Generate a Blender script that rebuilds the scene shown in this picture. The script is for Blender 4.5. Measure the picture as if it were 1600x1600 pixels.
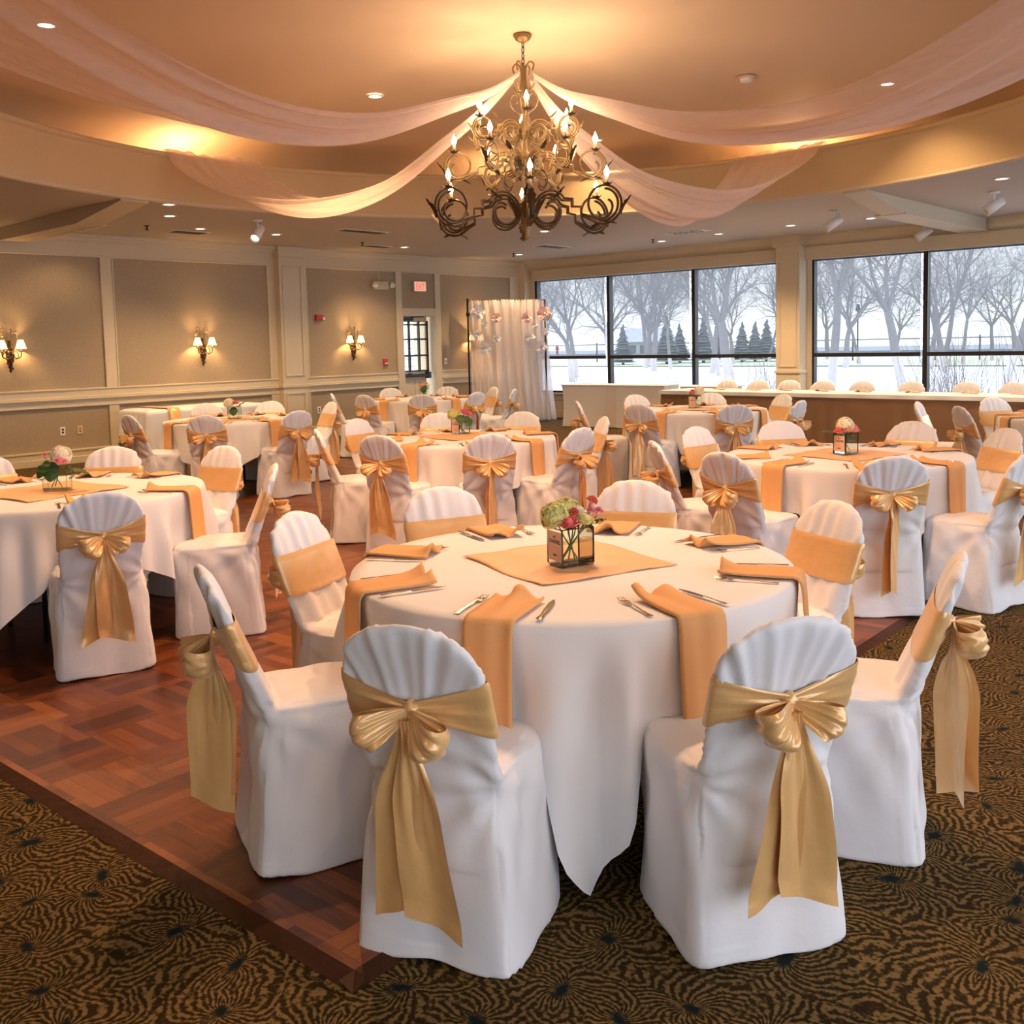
import bpy, math, random
from math import sin, cos, pi, radians, sqrt, atan2, hypot, exp
from mathutils import Vector, Matrix, noise
for o in list(bpy.data.objects): bpy.data.objects.remove(o)
S = bpy.context.scene
COL = S.collection
random.seed(7)

# ---------------------------------------------------------------- camera
cd = bpy.data.cameras.new('camera'); cam = bpy.data.objects.new('camera', cd); COL.objects.link(cam)
cd.sensor_width = 36; cd.lens = 35.02; cd.shift_y = -0.0814; cd.clip_start = .05; cd.clip_end = 400
fw = Vector((-0.6714, 0.7361, -0.0856)).normalized()
ri = Vector((0.7400, 0.6722, -0.0229)); up = ri.cross(fw).normalized(); ri = fw.cross(up).normalized()
M = Matrix((ri, up, -fw)).transposed().to_4x4(); M.translation = (0, 0, 1.52)
cam.matrix_world = M; S.camera = cam

# ---------------------------------------------------------------- world, exposure
S.view_settings.view_transform = 'Standard'; S.view_settings.look = 'None'
S.view_settings.gamma = 1; S.view_settings.use_curve_mapping = False
S.view_settings.exposure = 0.0
S.cycles.transparent_max_bounces = 24
w = bpy.data.worlds.new('overcast_sky'); S.world = w; w.use_nodes = True
wn = w.node_tree.nodes; wl = w.node_tree.links
bgn = wn['Background']; bgn.inputs['Strength'].default_value = 3.6
tc = wn.new('ShaderNodeTexCoord'); sx = wn.new('ShaderNodeSeparateXYZ'); cr = wn.new('ShaderNodeValToRGB')
wl.new(tc.outputs['Generated'], sx.inputs[0]); wl.new(sx.outputs['Z'], cr.inputs[0]); wl.new(cr.outputs[0], bgn.inputs['Color'])
cr.color_ramp.elements[0].color = (.95, .97, 1, 1); cr.color_ramp.elements[0].position = 0
cr.color_ramp.elements[1].color = (.66, .78, 1, 1); cr.color_ramp.elements[1].position = .7

def light(name, kind, loc, energy, color, size=.05, rot=None, **kw):
    d = bpy.data.lights.new(name, kind); d.energy = energy; d.color = color
    if kind in ('POINT', 'SPOT'): d.shadow_soft_size = size
    for k, v in kw.items(): setattr(d, k, v)
    o = bpy.data.objects.new(name, d); COL.objects.link(o); o.location = loc
    if rot: o.rotation_euler = rot
    return o
def portal(name, loc, rot, sx_, sy_):
    d = bpy.data.lights.new(name, 'AREA'); d.shape = 'RECTANGLE'; d.size = sx_; d.size_y = sy_
    d.cycles.is_portal = True
    o = bpy.data.objects.new(name, d); COL.objects.link(o); o.location = loc; o.rotation_euler = rot
# portals lead the sky light in through the window walls (back wall and right-hand wall)
portal('window_portal', (-10.7, 15.75, 1.6), (radians(-90), 0, 0), 5.6, 2.4)
portal('window_portal', (-2.2, 15.75, 1.6), (radians(-90), 0, 0), 10.6, 2.4)
portal('window_portal', (3.35, 4.7, 1.7), (0, radians(90), 0), 2.7, 15.5)
WARM = (1, .64, .33)
TUN = 2.0       # warm lamps level
WXL, WXR, WYF, WYB = -13.72, 3.2, -3.6, 15.47
ZC = 3.15                      # low ceiling
CC = (-5.46, 6.22)             # centre of the round tray
RT = 4.9

# ---------------------------------------------------------------- materials
def mat(name, col, rough=.6, metal=0, bump=None, **kw):
    m = bpy.data.materials.new(name); m.use_nodes = True
    b = m.node_tree.nodes['Principled BSDF']
    b.inputs['Base Color'].default_value = (*col, 1); b.inputs['Roughness'].default_value = rough; b.inputs['Metallic'].default_value = metal
    for k, v in kw.items():
        b.inputs[k.replace('_', ' ')].default_value = v
    nt = m.node_tree
    n = nt.nodes.new('ShaderNodeTexNoise'); tc = nt.nodes.new('ShaderNodeTexCoord'); nt.links.new(tc.outputs['Object'], n.inputs['Vector'])
    sc, st, var = bump or (60, .05, .06)
    n.inputs['Scale'].default_value = sc; n.inputs['Detail'].default_value = 4
    bp = nt.nodes.new('ShaderNodeBump'); bp.inputs['Strength'].default_value = st; bp.inputs['Distance'].default_value = .01
    nt.links.new(n.outputs['Fac'], bp.inputs['Height']); nt.links.new(bp.outputs[0], b.inputs['Normal'])
    mx = nt.nodes.new('ShaderNodeMix'); mx.data_type = 'RGBA'
    mx.inputs[6].default_value = (*[c * (1 - var) for c in col], 1); mx.inputs[7].default_value = (*[min(1, c * (1 + var)) for c in col], 1)
    nt.links.new(n.outputs['Fac'], mx.inputs[0]); nt.links.new(mx.outputs[2], b.inputs['Base Color'])
    return m
def emis(name, col, s, transp=0):
    m = bpy.data.materials.new(name); m.use_nodes = True; nt = m.node_tree; nt.nodes.clear()
    o = nt.nodes.new('ShaderNodeOutputMaterial'); e = nt.nodes.new('ShaderNodeEmission'); e.inputs[0].default_value = (*col, 1); e.inputs[1].default_value = s
    if transp:
        t = nt.nodes.new('ShaderNodeBsdfTransparent'); t.inputs[0].default_value = (transp,) * 3 + (1,)
        a = nt.nodes.new('ShaderNodeAddShader'); nt.links.new(e.outputs[0], a.inputs[0]); nt.links.new(t.outputs[0], a.inputs[1]); nt.links.new(a.outputs[0], o.inputs[0])
    else: nt.links.new(e.outputs[0], o.inputs[0])
    return m
def sheer(name, col, alpha, trans=.5):
    """thin cloth: part see-through, part translucent"""
    m = bpy.data.materials.new(name); m.use_nodes = True; nt = m.node_tree; nt.nodes.clear()
    o = nt.nodes.new('ShaderNodeOutputMaterial'); d = nt.nodes.new('ShaderNodeBsdfDiffuse'); t = nt.nodes.new('ShaderNodeBsdfTranslucent'); p = nt.nodes.new('ShaderNodeBsdfTransparent')
    for n in (d, t): n.inputs['Color'].default_value = (*col, 1)
    a = nt.nodes.new('ShaderNodeMixShader'); a.inputs[0].default_value = trans
    b = nt.nodes.new('ShaderNodeMixShader')
    wv = nt.nodes.new('ShaderNodeTexNoise'); wv.inputs['Scale'].default_value = 40
    mr = nt.nodes.new('ShaderNodeMapRange'); mr.inputs[3].default_value = alpha - .06; mr.inputs[4].default_value = alpha + .06
    nt.links.new(wv.outputs['Fac'], mr.inputs[0]); nt.links.new(mr.outputs[0], b.inputs[0])
    nt.links.new(d.outputs[0], a.inputs[1]); nt.links.new(t.outputs[0], a.inputs[2])
    nt.links.new(p.outputs[0], b.inputs[1]); nt.links.new(a.outputs[0], b.inputs[2]); nt.links.new(b.outputs[0], o.inputs[0])
    return m
def glassy(name, col, rough=.02, fac=.12):
    m = bpy.data.materials.new(name); m.use_nodes = True; nt = m.node_tree; nt.nodes.clear()
    o = nt.nodes.new('ShaderNodeOutputMaterial'); g = nt.nodes.new('ShaderNodeBsdfGlossy'); p = nt.nodes.new('ShaderNodeBsdfTransparent')
    g.inputs['Roughness'].default_value = rough; p.inputs[0].default_value = (*col, 1)
    f = nt.nodes.new('ShaderNodeLayerWeight'); f.inputs[0].default_value = fac
    b = nt.nodes.new('ShaderNodeMixShader'); nt.links.new(f.outputs['Fresnel'], b.inputs[0]); nt.links.new(p.outputs[0], b.inputs[1]); nt.links.new(g.outputs[0], b.inputs[2]); nt.links.new(b.outputs[0], o.inputs[0])
    return m
class NT:
    """tiny helper for node maths"""
    def __init__(s, m): s.nt = m.node_tree
    def n(s, t, **k):
        x = s.nt.nodes.new(t)
        for a, b in k.items(): setattr(x, a, b)
        return x
    def l(s, a, b): s.nt.links.new(a, b)
    def m(s, op, a, b=None, c=None):
        x = s.n('ShaderNodeMath', operation=op)
        for i, v in enumerate((a, b, c)):
            if v is None: continue
            if isinstance(v, (int, float)): x.inputs[i].default_value = v
            else: s.l(v, x.inputs[i])
        return x.outputs[0]
def ramp(N, fac, stops):
    r = N.n('ShaderNodeValToRGB'); e = r.color_ramp.elements
    while len(e) < len(stops): e.new(.5)
    for i, (p, c) in enumerate(stops): e[i].position = p; e[i].color = (*c, 1)
    N.l(fac, r.inputs[0]); return r.outputs[0]

def carpet_mat():
    m = mat('carpet', (.1, .07, .03), .95); b = m.node_tree.nodes['Principled BSDF']; N = NT(m)
    tc = N.n('ShaderNodeTexCoord'); nz = N.n('ShaderNodeTexNoise'); nz.inputs['Scale'].default_value = 2.2; nz.inputs['Detail'].default_value = 2
    N.l(tc.outputs['Object'], nz.inputs['Vector'])
    sub = N.n('ShaderNodeVectorMath', operation='SUBTRACT'); N.l(nz.outputs['Color'], sub.inputs[0]); sub.inputs[1].default_value = (.5, .5, .5)
    sc = N.n('ShaderNodeVectorMath', operation='SCALE'); N.l(sub.outputs[0], sc.inputs[0]); sc.inputs[3].default_value = .30
    ad = N.n('ShaderNodeVectorMath', operation='ADD'); N.l(tc.outputs['Object'], ad.inputs[0]); N.l(sc.outputs[0], ad.inputs[1])
    vo = N.n('ShaderNodeTexVoronoi', voronoi_dimensions='2D'); vo.inputs['Scale'].default_value = 4.4; vo.inputs['Randomness'].default_value = .85
    N.l(ad.outputs[0], vo.inputs['Vector'])
    s2 = N.n('ShaderNodeVectorMath', operation='SCALE'); N.l(ad.outputs[0], s2.inputs[0]); s2.inputs[3].default_value = 3.6
    df = N.n('ShaderNodeVectorMath', operation='SUBTRACT'); N.l(ad.outputs[0], df.inputs[0]); N.l(vo.outputs['Position'], df.inputs[1])
    sp = N.n('ShaderNodeSeparateXYZ'); N.l(df.outputs[0], sp.inputs[0])
    sc3 = N.n('ShaderNodeSeparateColor'); N.l(vo.outputs['Color'], sc3.inputs[0])
    # feather coordinates: turn each cell, then barbs that sweep outward and bend
    ang = N.m('MULTIPLY', sc3.outputs[0], 6.283)
    ca, sa = N.m('COSINE', ang), N.m('SINE', ang)
    X, Y = sp.outputs[0], sp.outputs[1]
    u = N.m('ADD', N.m('MULTIPLY', X, ca), N.m('MULTIPLY', Y, sa)); v = N.m('SUBTRACT', N.m('MULTIPLY', Y, ca), N.m('MULTIPLY', X, sa))
    av = N.m('ABSOLUTE', v)
    th = N.m('ARCTAN2', av, u); dist = N.m('SQRT', N.m('ADD', N.m('MULTIPLY', u, u), N.m('MULTIPLY', v, v)))
    n2 = N.n('ShaderNodeTexNoise'); n2.inputs['Scale'].default_value = 9; N.l(tc.outputs['Object'], n2.inputs['Vector'])
    ph = N.m('ADD', N.m('ADD', N.m('MULTIPLY', th, 24.0), N.m('MULTIPLY', dist, 165)), N.m('MULTIPLY', n2.outputs['Fac'], 22))
    line = N.m('SINE', ph)
    n3 = N.n('ShaderNodeTexNoise'); n3.inputs['Scale'].default_value = 75; N.l(tc.outputs['Object'], n3.inputs['Vector'])
    line = N.m('ADD', line, N.m('MULTIPLY', N.m('SUBTRACT', n3.outputs['Fac'], .5), 6.5))
    lines = ramp(N, N.m('MULTIPLY_ADD', line, .5, .5), [(.22, (.026, .015, .004)), (.52, (.066, .043, .011)), (.95, (.18, .112, .042))])
    eye = N.m('LESS_THAN', N.m('ADD', N.m('MULTIPLY', u, .55), N.m('MULTIPLY', dist, 1.0)), 0.0)
    e2 = N.m('SQRT', N.m('ADD', N.m('MULTIPLY', N.m('MULTIPLY', u, u), .35), N.m('MULTIPLY', v, v)))
    em = N.n('ShaderNodeMapRange', interpolation_type='SMOOTHSTEP'); N.l(N.m('ADD', e2, N.m('MULTIPLY', N.m('SUBTRACT', n3.outputs['Fac'], .5), .012)), em.inputs[0])
    em.inputs[1].default_value = .008; em.inputs[2].default_value = .026; em.inputs[3].default_value = 1; em.inputs[4].default_value = 0
    mx = N.n('ShaderNodeMix', data_type='RGBA'); N.l(em.outputs[0], mx.inputs[0]); N.l(lines, mx.inputs[6]); mx.inputs[7].default_value = (.006, .012, .012, 1)
    N.l(mx.outputs[2], b.inputs['Base Color']); b.inputs['Specular IOR Level'].default_value = .1
    return m
def parquet_mat():
    m = mat('parquet', (.2, .07, .03), .3); b = m.node_tree.nodes['Principled BSDF']; N = NT(m)
    tc = N.n('ShaderNodeTexCoord'); sp = N.n('ShaderNodeSeparateXYZ'); N.l(tc.outputs['Object'], sp.inputs[0])
    s = .30
    u = N.m('DIVIDE', sp.outputs[0], s); v = N.m('DIVIDE', sp.outputs[1], s)
    fu, fv = N.m('FLOOR', u), N.m('FLOOR', v)
    par = N.m('FLOORED_MODULO', N.m('ADD', fu, fv), 2)
    mixf = N.n('ShaderNodeMix'); N.l(par, mixf.inputs[0]); N.l(u, mixf.inputs[2]); N.l(v, mixf.inputs[3])
    across = N.m('MULTIPLY', mixf.outputs[0], 5)
    sid = N.m('FLOOR', across)
    cx = N.n('ShaderNodeCombineXYZ'); N.l(fu, cx.inputs[0]); N.l(fv, cx.inputs[1]); N.l(sid, cx.inputs[2])
    wn_ = N.n('ShaderNodeTexWhiteNoise'); N.l(cx.outputs[0], wn_.inputs[0])
    c2 = N.n('ShaderNodeCombineXYZ'); N.l(fu, c2.inputs[0]); N.l(fv, c2.inputs[1]); wb = N.n('ShaderNodeTexWhiteNoise'); N.l(c2.outputs[0], wb.inputs[0])
    # grain stretched along each strip
    mp = N.n('ShaderNodeMapping'); N.l(tc.outputs['Object'], mp.inputs[0])
    gs = N.n('ShaderNodeCombineXYZ'); 
    N.l(N.m('MULTIPLY_ADD', par, -82, 90), gs.inputs[0]); N.l(N.m('MULTIPLY_ADD', par, 82, 8), gs.inputs[1]); gs.inputs[2].default_value = 1
    N.l(gs.outputs[0], mp.inputs['Scale'])
    g = N.n('ShaderNodeTexNoise'); g.inputs['Scale'].default_value = 1; g.inputs['Detail'].default_value = 5; N.l(mp.outputs[0], g.inputs['Vector'])
    val = N.m('ADD', N.m('ADD', N.m('MULTIPLY', wn_.outputs[0], .35), N.m('MULTIPLY', wb.outputs[0], .25)), N.m('MULTIPLY', g.outputs['Fac'], .5))
    colr = ramp(N, val, [(.25, (.055, .013, .003)), (.5, (.14, .036, .008)), (.8, (.28, .088, .02))])
    fr = N.m('FRACT', across); edge = N.m('LESS_THAN', N.m('MINIMUM', fr, N.m('SUBTRACT', 1, fr)), .018)
    mx = N.n('ShaderNodeMix', data_type='RGBA'); N.l(N.m('MULTIPLY', edge, .65), mx.inputs[0]); N.l(colr, mx.inputs[6]); mx.inputs[7].default_value = (.02, .007, .003, 1)
    N.l(mx.outputs[2], b.inputs['Base Color'])
    N.l(N.m('MULTIPLY_ADD', g.outputs['Fac'], .25, .24), b.inputs['Roughness']); b.inputs['Specular IOR Level'].default_value = .35
    return m
def wallpaper_mat():
    m = mat('wallpaper', (.40, .33, .25), .9); b = m.node_tree.nodes['Principled BSDF']; N = NT(m)
    tc = N.n('ShaderNodeTexCoord'); mp = N.n('ShaderNodeMapping'); N.l(tc.outputs['Object'], mp.inputs[0]); mp.inputs['Scale'].default_value = (1, 1, 1)
    g = N.n('ShaderNodeTexNoise'); g.inputs['Scale'].default_value = 60; g.inputs['Detail'].default_value = 6; N.l(mp.outputs[0], g.inputs['Vector'])
    c = ramp(N, g.outputs['Fac'], [(.3, (.335, .262, .175)), (.7, (.415, .325, .222))]); N.l(c, b.inputs['Base Color'])
    return m
CLOTH = mat('white_cloth', (.80, .79, .80), .75, bump=(500, .08, .02), Sheen_Weight=.2)
COVER = mat('chair_cover_fabric', (.82, .81, .84), .6, bump=(14, .25, .02), Sheen_Weight=.25)
SATIN = mat('gold_satin', (.86, .51, .20), .30, .18, bump=(18, .3, .08), Sheen_Weight=.3, Specular_IOR_Level=1.0)
NAPK = mat('gold_napkin_cloth', (.72, .38, .15), .7, bump=(300, .1, .05))
OVER = mat('gold_overlay', (.84, .48, .24), .45, bump=(8, .3, .06))
CREAM = mat('cream_paint', (.60, .51, .36), .5)
TAN = mat('tan_ceiling_paint', (.72, .53, .36), .7, bump=(200, .03, .03))
FASC = mat('ochre_fascia_paint', (.62, .46, .26), .6)
CEIL = mat('ceiling_paint', (.50, .435, .37), .8, bump=(150, .05, .03))
BLACK = mat('black_metal', (.012, .012, .013), .4)
IRON = mat('aged_bronze', (.075, .045, .022), .42, .7, bump=(40, .3, .5))
IRONG = mat('antique_gold_metal', (.28, .18, .08), .42, .6, bump=(40, .3, .35))
CANDLE = mat('candle_sleeve', (.75, .55, .33), .6)
STEEL = mat('steel', (.6, .55, .48), .22, 1)
SILV = mat('silver_flatware', (.55, .47, .38), .18, 1)
WHITE = mat('white_plastic', (.8, .8, .78), .5)
PETALW = mat('white_petal', (.85, .80, .70), .6); PETALY = mat('pale_yellow_petal', (.80, .74, .36), .6)
HYG = mat('green_hydrangea', (.62, .60, .22), .7, bump=(30, .2, .25)); HYW = mat('cream_hydrangea', (.85, .78, .58), .7, bump=(30, .2, .1))
PINK = mat('pink_petal', (.88, .22, .22), .5, bump=(30, .2, .2)); LPINK = mat('light_pink_petal', (.9, .38, .45), .5); CORAL = mat('coral_petal', (.85, .22, .14), .55)
PEACH = mat('peach_petal', (.9, .52, .32), .55)
LEAF = mat('leaf_green', (.035, .09, .02), .5, bump=(30, .3, .3)); STEM = mat('stem_green', (.10, .17, .05), .5)
GLASS = glassy('vase_glass', (.90, .94, .90), .03, .22); GEDGE = glassy('glass_edge', (.80, .86, .82), .05, .45); PANE = glassy('window_glass', (.97, .98, .98), .02, .04)
WATER = glassy('water', (.85, .88, .80), .02, .1)
TAGM = mat('vase_panel_print', (.72, .50, .38), .6); INK = mat('black_ink', (.02, .02, .02), .6)
SKIRT = mat('brown_table_skirt', (.24, .13, .07), .85, bump=(200, .2, .15))
WALLP = wallpaper_mat(); CARPET = carpet_mat(); PARQ = parquet_mat()
DRAPE = sheer('sheer_drape', (.88, .74, .66), .72, .5)
BACKD = sheer('sheer_backdrop', (.93, .84, .79), .80, .5)
SCREEN = sheer('solar_screen_mesh', (.26, .27, .28), .27, .92)
SCREEN.node_tree.nodes['Transparent BSDF'].inputs[0].default_value = (.43, .44, .45, 1)
FLAME = emis('bulb_glow', (1, .78, .45), 22, .9)
CAN = emis('downlight_glow', (1, .85, .6), 9)
SHADE = emis('lamp_shade_glow', (1, .66, .30), 3.2)
BARK = mat('bark', (.46, .42, .40), .9, bump=(8, .4, .25)); TWIG = mat('twig_bark', (.33, .28, .26), .9)
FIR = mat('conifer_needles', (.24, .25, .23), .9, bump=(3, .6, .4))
PAVE = mat('pale_pavement', (.62, .62, .64), .9, bump=(2, .1, .1)); GRASS = mat('winter_grass', (.42, .45, .30), .9, bump=(3, .2, .25))
BEIGE = mat('beige_device', (.62, .50, .34), .5); RED = mat('red_device', (.45, .03, .02), .4); REDL = emis('exit_letters_glow', (1, .08, .04), 2.0)
SIGNF = emis('exit_face_glow', (1, .62, .45), .75)
PAPERW = mat('white_paper', (.86, .84, .86), .8); PAPERP = mat('pink_paper', (.86, .62, .60), .8)
BUILD = mat('pale_building', (.7, .7, .7), .8)

# ---------------------------------------------------------------- mesh helpers
class MB:
    def __init__(s): s.v = []; s.f = []; s.m = []; s.cm = 0
    def add(s, vs, fs):
        k = len(s.v); s.v += [tuple(v) for v in vs]; s.f += [tuple(i + k for i in f) for f in fs]; s.m += [s.cm] * len(fs)
    def box(s, a, b, bev=0):
        x0, y0, z0 = a; x1, y1, z1 = b
        x0, x1 = min(x0, x1), max(x0, x1); y0, y1 = min(y0, y1), max(y0, y1); z0, z1 = min(z0, z1), max(z0, z1)
        s.add([(x0, y0, z0), (x1, y0, z0), (x1, y1, z0), (x0, y1, z0), (x0, y0, z1), (x1, y0, z1), (x1, y1, z1), (x0, y1, z1)],
              [(0, 3, 2, 1), (4, 5, 6, 7), (0, 1, 5, 4), (1, 2, 6, 5), (2, 3, 7, 6), (3, 0, 4, 7)])
    def grid(s, P, nu, nv, cu=False, cv=False):
        vs = [P(i / (nu if cu else nu - 1), j / (nv if cv else nv - 1)) for i in range(nu) for j in range(nv)]
        fs = []
        for i in range(nu if cu else nu - 1):
            for j in range(nv if cv else nv - 1):
                a, b = i, (i + 1) % nu; c, d = j, (j + 1) % nv
                fs.append((a * nv + c, b * nv + c, b * nv + d, a * nv + d))
        s.add(vs, fs)
    def tube(s, pts, rad, n=6, cap=True):
        pts = [Vector(p) for p in pts]; m = len(pts)
        if not hasattr(rad, '__len__'): rad = [rad] * m
        t = (pts[1] - pts[0]).normalized(); a = Vector((0, 0, 1)) if abs(t.z) < .9 else Vector((1, 0, 0))
        u = t.cross(a).normalized(); vs = []
        for i, p in enumerate(pts):
            t = (pts[min(i + 1, m - 1)] - pts[max(i - 1, 0)])
            t = t.normalized() if t.length > 1e-9 else Vector((0, 0, 1))
            u = (u - t * u.dot(t)); u = u.normalized() if u.length > 1e-6 else t.orthogonal().normalized()
            v = t.cross(u)
            vs += [p + (u * cos(2 * pi * k / n) + v * sin(2 * pi * k / n)) * rad[i] for k in range(n)]
        fs = [(i * n + k, i * n + (k + 1) % n, (i + 1) * n + (k + 1) % n, (i + 1) * n + k) for i in range(m - 1) for k in range(n)]
        if cap: fs += [tuple(range(n))[::-1], tuple((m - 1) * n + k for k in range(n))]
        s.add(vs, fs)
    def lathe(s, prof, c=(0, 0, 0), n=16, close=True):
        vs = [(c[0] + r * cos(2 * pi * k / n), c[1] + r * sin(2 * pi * k / n), c[2] + z) for r, z in prof for k in range(n)]
        fs = [(i * n + k, i * n + (k + 1) % n, (i + 1) * n + (k + 1) % n, (i + 1) * n + k) for i in range(len(prof) - 1) for k in range(n)]
        if close: fs += [tuple(range(n))[::-1], tuple((len(prof) - 1) * n + k for k in range(n))]
        s.add(vs, fs)
    def ball(s, c, r, n=10, m=7):
        r = r if hasattr(r, '__len__') else (r, r, r)
        s.grid(lambda u, v: (c[0] + r[0] * cos(2 * pi * u) * sin(pi * (v * .998 + .001)), c[1] + r[1] * sin(2 * pi * u) * sin(pi * (v * .998 + .001)), c[2] + r[2] * cos(pi * v)), n, m, True)
    def xform(s, M_, k0=0): s.v = s.v[:k0] + [tuple(M_ @ Vector(v)) for v in s.v[k0:]]
    def mesh(s, name, mats, smooth=True, thick=0, auto=None):
        me = bpy.data.meshes.new(name); me.from_pydata(s.v, [], s.f)
        for m_ in (mats if isinstance(mats, (list, tuple)) else [mats]): me.materials.append(m_)
        me.polygons.foreach_set('material_index', s.m)
        me.polygons.foreach_set('use_smooth', [smooth] * len(me.polygons)); me.validate(); me.update(); return me
    def build(s, name, mats, parent=None, loc=None, smooth=True, thick=0, bevel=0, label=None):
        o = bpy.data.objects.new(name, s.mesh(name, mats, smooth)); COL.objects.link(o)
        if parent: o.parent = parent
        if loc: o.location = loc
        if thick:
            md = o.modifiers.new('solid', 'SOLIDIFY'); md.thickness = thick; md.offset = 0
        if bevel:
            md = o.modifiers.new('bevel', 'BEVEL'); md.width = bevel; md.segments = 2; md.limit_method = 'ANGLE'
        if label: o['label'] = label
        return o
def mobj(name, me, parent=None, loc=None, rz=0):
    o = bpy.data.objects.new(name, me); COL.objects.link(o)
    if parent: o.parent = parent
    if loc: o.location = loc
    o.rotation_euler.z = rz
    return o
def tag(o, label, cat, group=None):
    o['label'] = label; o['category'] = cat
    if group: o['group'] = group
    return o
def empty(name, loc, rz=0, label=None, cat=None, group=None):
    o = bpy.data.objects.new(name, None); COL.objects.link(o); o.location = loc; o.rotation_euler.z = rz; o.empty_display_size = .1
    if label: tag(o, label, cat, group)
    return o
def struct(o): o['kind'] = 'structure'; return o
def copy_tree(o, parent=None):
    c = o.copy(); COL.objects.link(c)
    c.parent = parent
    for ch in o.children: copy_tree(ch, c)
    return c
def sbox(name, a, b, m, bevel=0, smooth=False, parent=None):
    q = MB(); q.box(a, b); o = q.build(name, m, parent, smooth=smooth, bevel=bevel)
    if parent is None: struct(o)
    return o
def bez(pts, n=10):
    """Catmull-Rom through points"""
    P = [Vector(p) for p in pts]; out = []
    for i in range(len(P) - 1):
        a, b, c, d = P[max(i - 1, 0)], P[i], P[i + 1], P[min(i + 2, len(P) - 1)]
        for k in range(n):
            t = k / n; out.append(.5 * ((2 * b) + (c - a) * t + (2 * a - 5 * b + 4 * c - d) * t * t + (-a + 3 * b - 3 * c + d) * t ** 3))
    out.append(P[-1]); return out
def text(body, size, parent, m, loc, rot, ext=.0003, off=0, sx=1):
    t = bpy.data.curves.new('lettering', 'FONT'); t.body = body; t.size = size; t.align_x = 'CENTER'; t.extrude = ext; t.offset = off
    o = bpy.data.objects.new('lettering', t); COL.objects.link(o); bpy.context.view_layer.update()
    me = bpy.data.meshes.new_from_object(o.evaluated_get(bpy.context.evaluated_depsgraph_get())); bpy.data.objects.remove(o)
    me.materials.clear(); me.materials.append(m); o = mobj('lettering', me, parent, loc); o.rotation_euler = rot; o.scale = (sx, 1, 1); return o
def lerp(a, b, t): return a + (b - a) * t
def sst(a, b, x):
    t = max(0, min(1, (x - a) / (b - a))); return t * t * (3 - 2 * t)

# ================================================================ the room
q = MB(); q.box((WXL - .6, WYF, -.1), (WXR, WYB, 0)); struct(q.build('floor', CARPET, smooth=False))
# dance floor
df = empty('dance_floor', (-6.326, 4.894, 0), .035, 'dark reddish parquet dance floor laid on the patterned carpet', 'dance floor')
q = MB(); q.box((-4.35, -3.63, .001), (4.35, 3.63, .012)); q.build('parquet_panel', PARQ, df, smooth=False)
q = MB()
for s_ in (-1, 1):
    q.grid(lambda u, v: (lerp(-4.40, 4.40, u), s_ * (3.63 + .05 * v), .0135 * (1 - v) + .001), 2, 3)
    q.grid(lambda u, v: (s_ * (4.35 + .05 * v), lerp(-3.68, 3.68, u), .0135 * (1 - v) + .001), 2, 3)
q.build('edge_strip', mat('edge_wood', (.05, .018, .007), .4, bump=(20, .3, .3), Specular_IOR_Level=.1), df)

# low ceiling with the round opening
q = MB(); n = 128; vs = []; x0, x1, y0, y1 = WXL - .02, WXR + .02, WYF - .02, WYB + .02
angs = sorted([2 * pi * k / n for k in range(n)] + [atan2(y - CC[1], x - CC[0]) % (2 * pi) for x in (x0, x1) for y in (y0, y1)])
for a in angs:
    c, s_ = cos(a), sin(a)
    t = min(((x1 if c > 0 else x0) - CC[0]) / c if abs(c) > 1e-9 else 1e9, ((y1 if s_ > 0 else y0) - CC[1]) / s_ if abs(s_) > 1e-9 else 1e9)
    vs += [(CC[0] + RT * c, CC[1] + RT * s_, ZC), (CC[0] + t * c, CC[1] + t * s_, ZC)]
m_ = len(angs)
q.add(vs, [(2 * i, 2 * i + 1, (2 * i + 3) % (2 * m_), (2 * i + 2) % (2 * m_)) for i in range(m_)])
struct(q.build('ceiling', CEIL, smooth=False))
q = MB()
q.lathe([(RT + .02, ZC - .004), (RT - .02, ZC - .004), (RT - .03, ZC + .005), (RT - .03, ZC + .035)], (*CC, 0), 160, False)
struct(q.build('trim_1', CREAM))
q = MB()
q.lathe([(RT - .03, ZC + .03), (RT - .19, 3.60), (RT - .20, 3.61), (RT - .235, 3.62), (RT - .235, 3.66), (RT - .10, 3.66), (RT - .06, 3.50), (RT + .75, 3.50)], (*CC, 0), 160, False)
struct(q.build('trim_2', FASC))
q = MB()   # cove wall curving into the upper ceiling
prof = [(RT + .75, 3.50), (RT + .75, 3.60)] + [(RT + .75 - .85 * (1 - cos(t)), 3.60 + .38 * sin(t)) for t in [pi / 2 * k / 10 for k in range(11)]] + [(2.5, 3.995), (0.01, 4.0)]
q.lathe(prof, (*CC, 0), 160, False); struct(q.build('ceiling', TAN))

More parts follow.
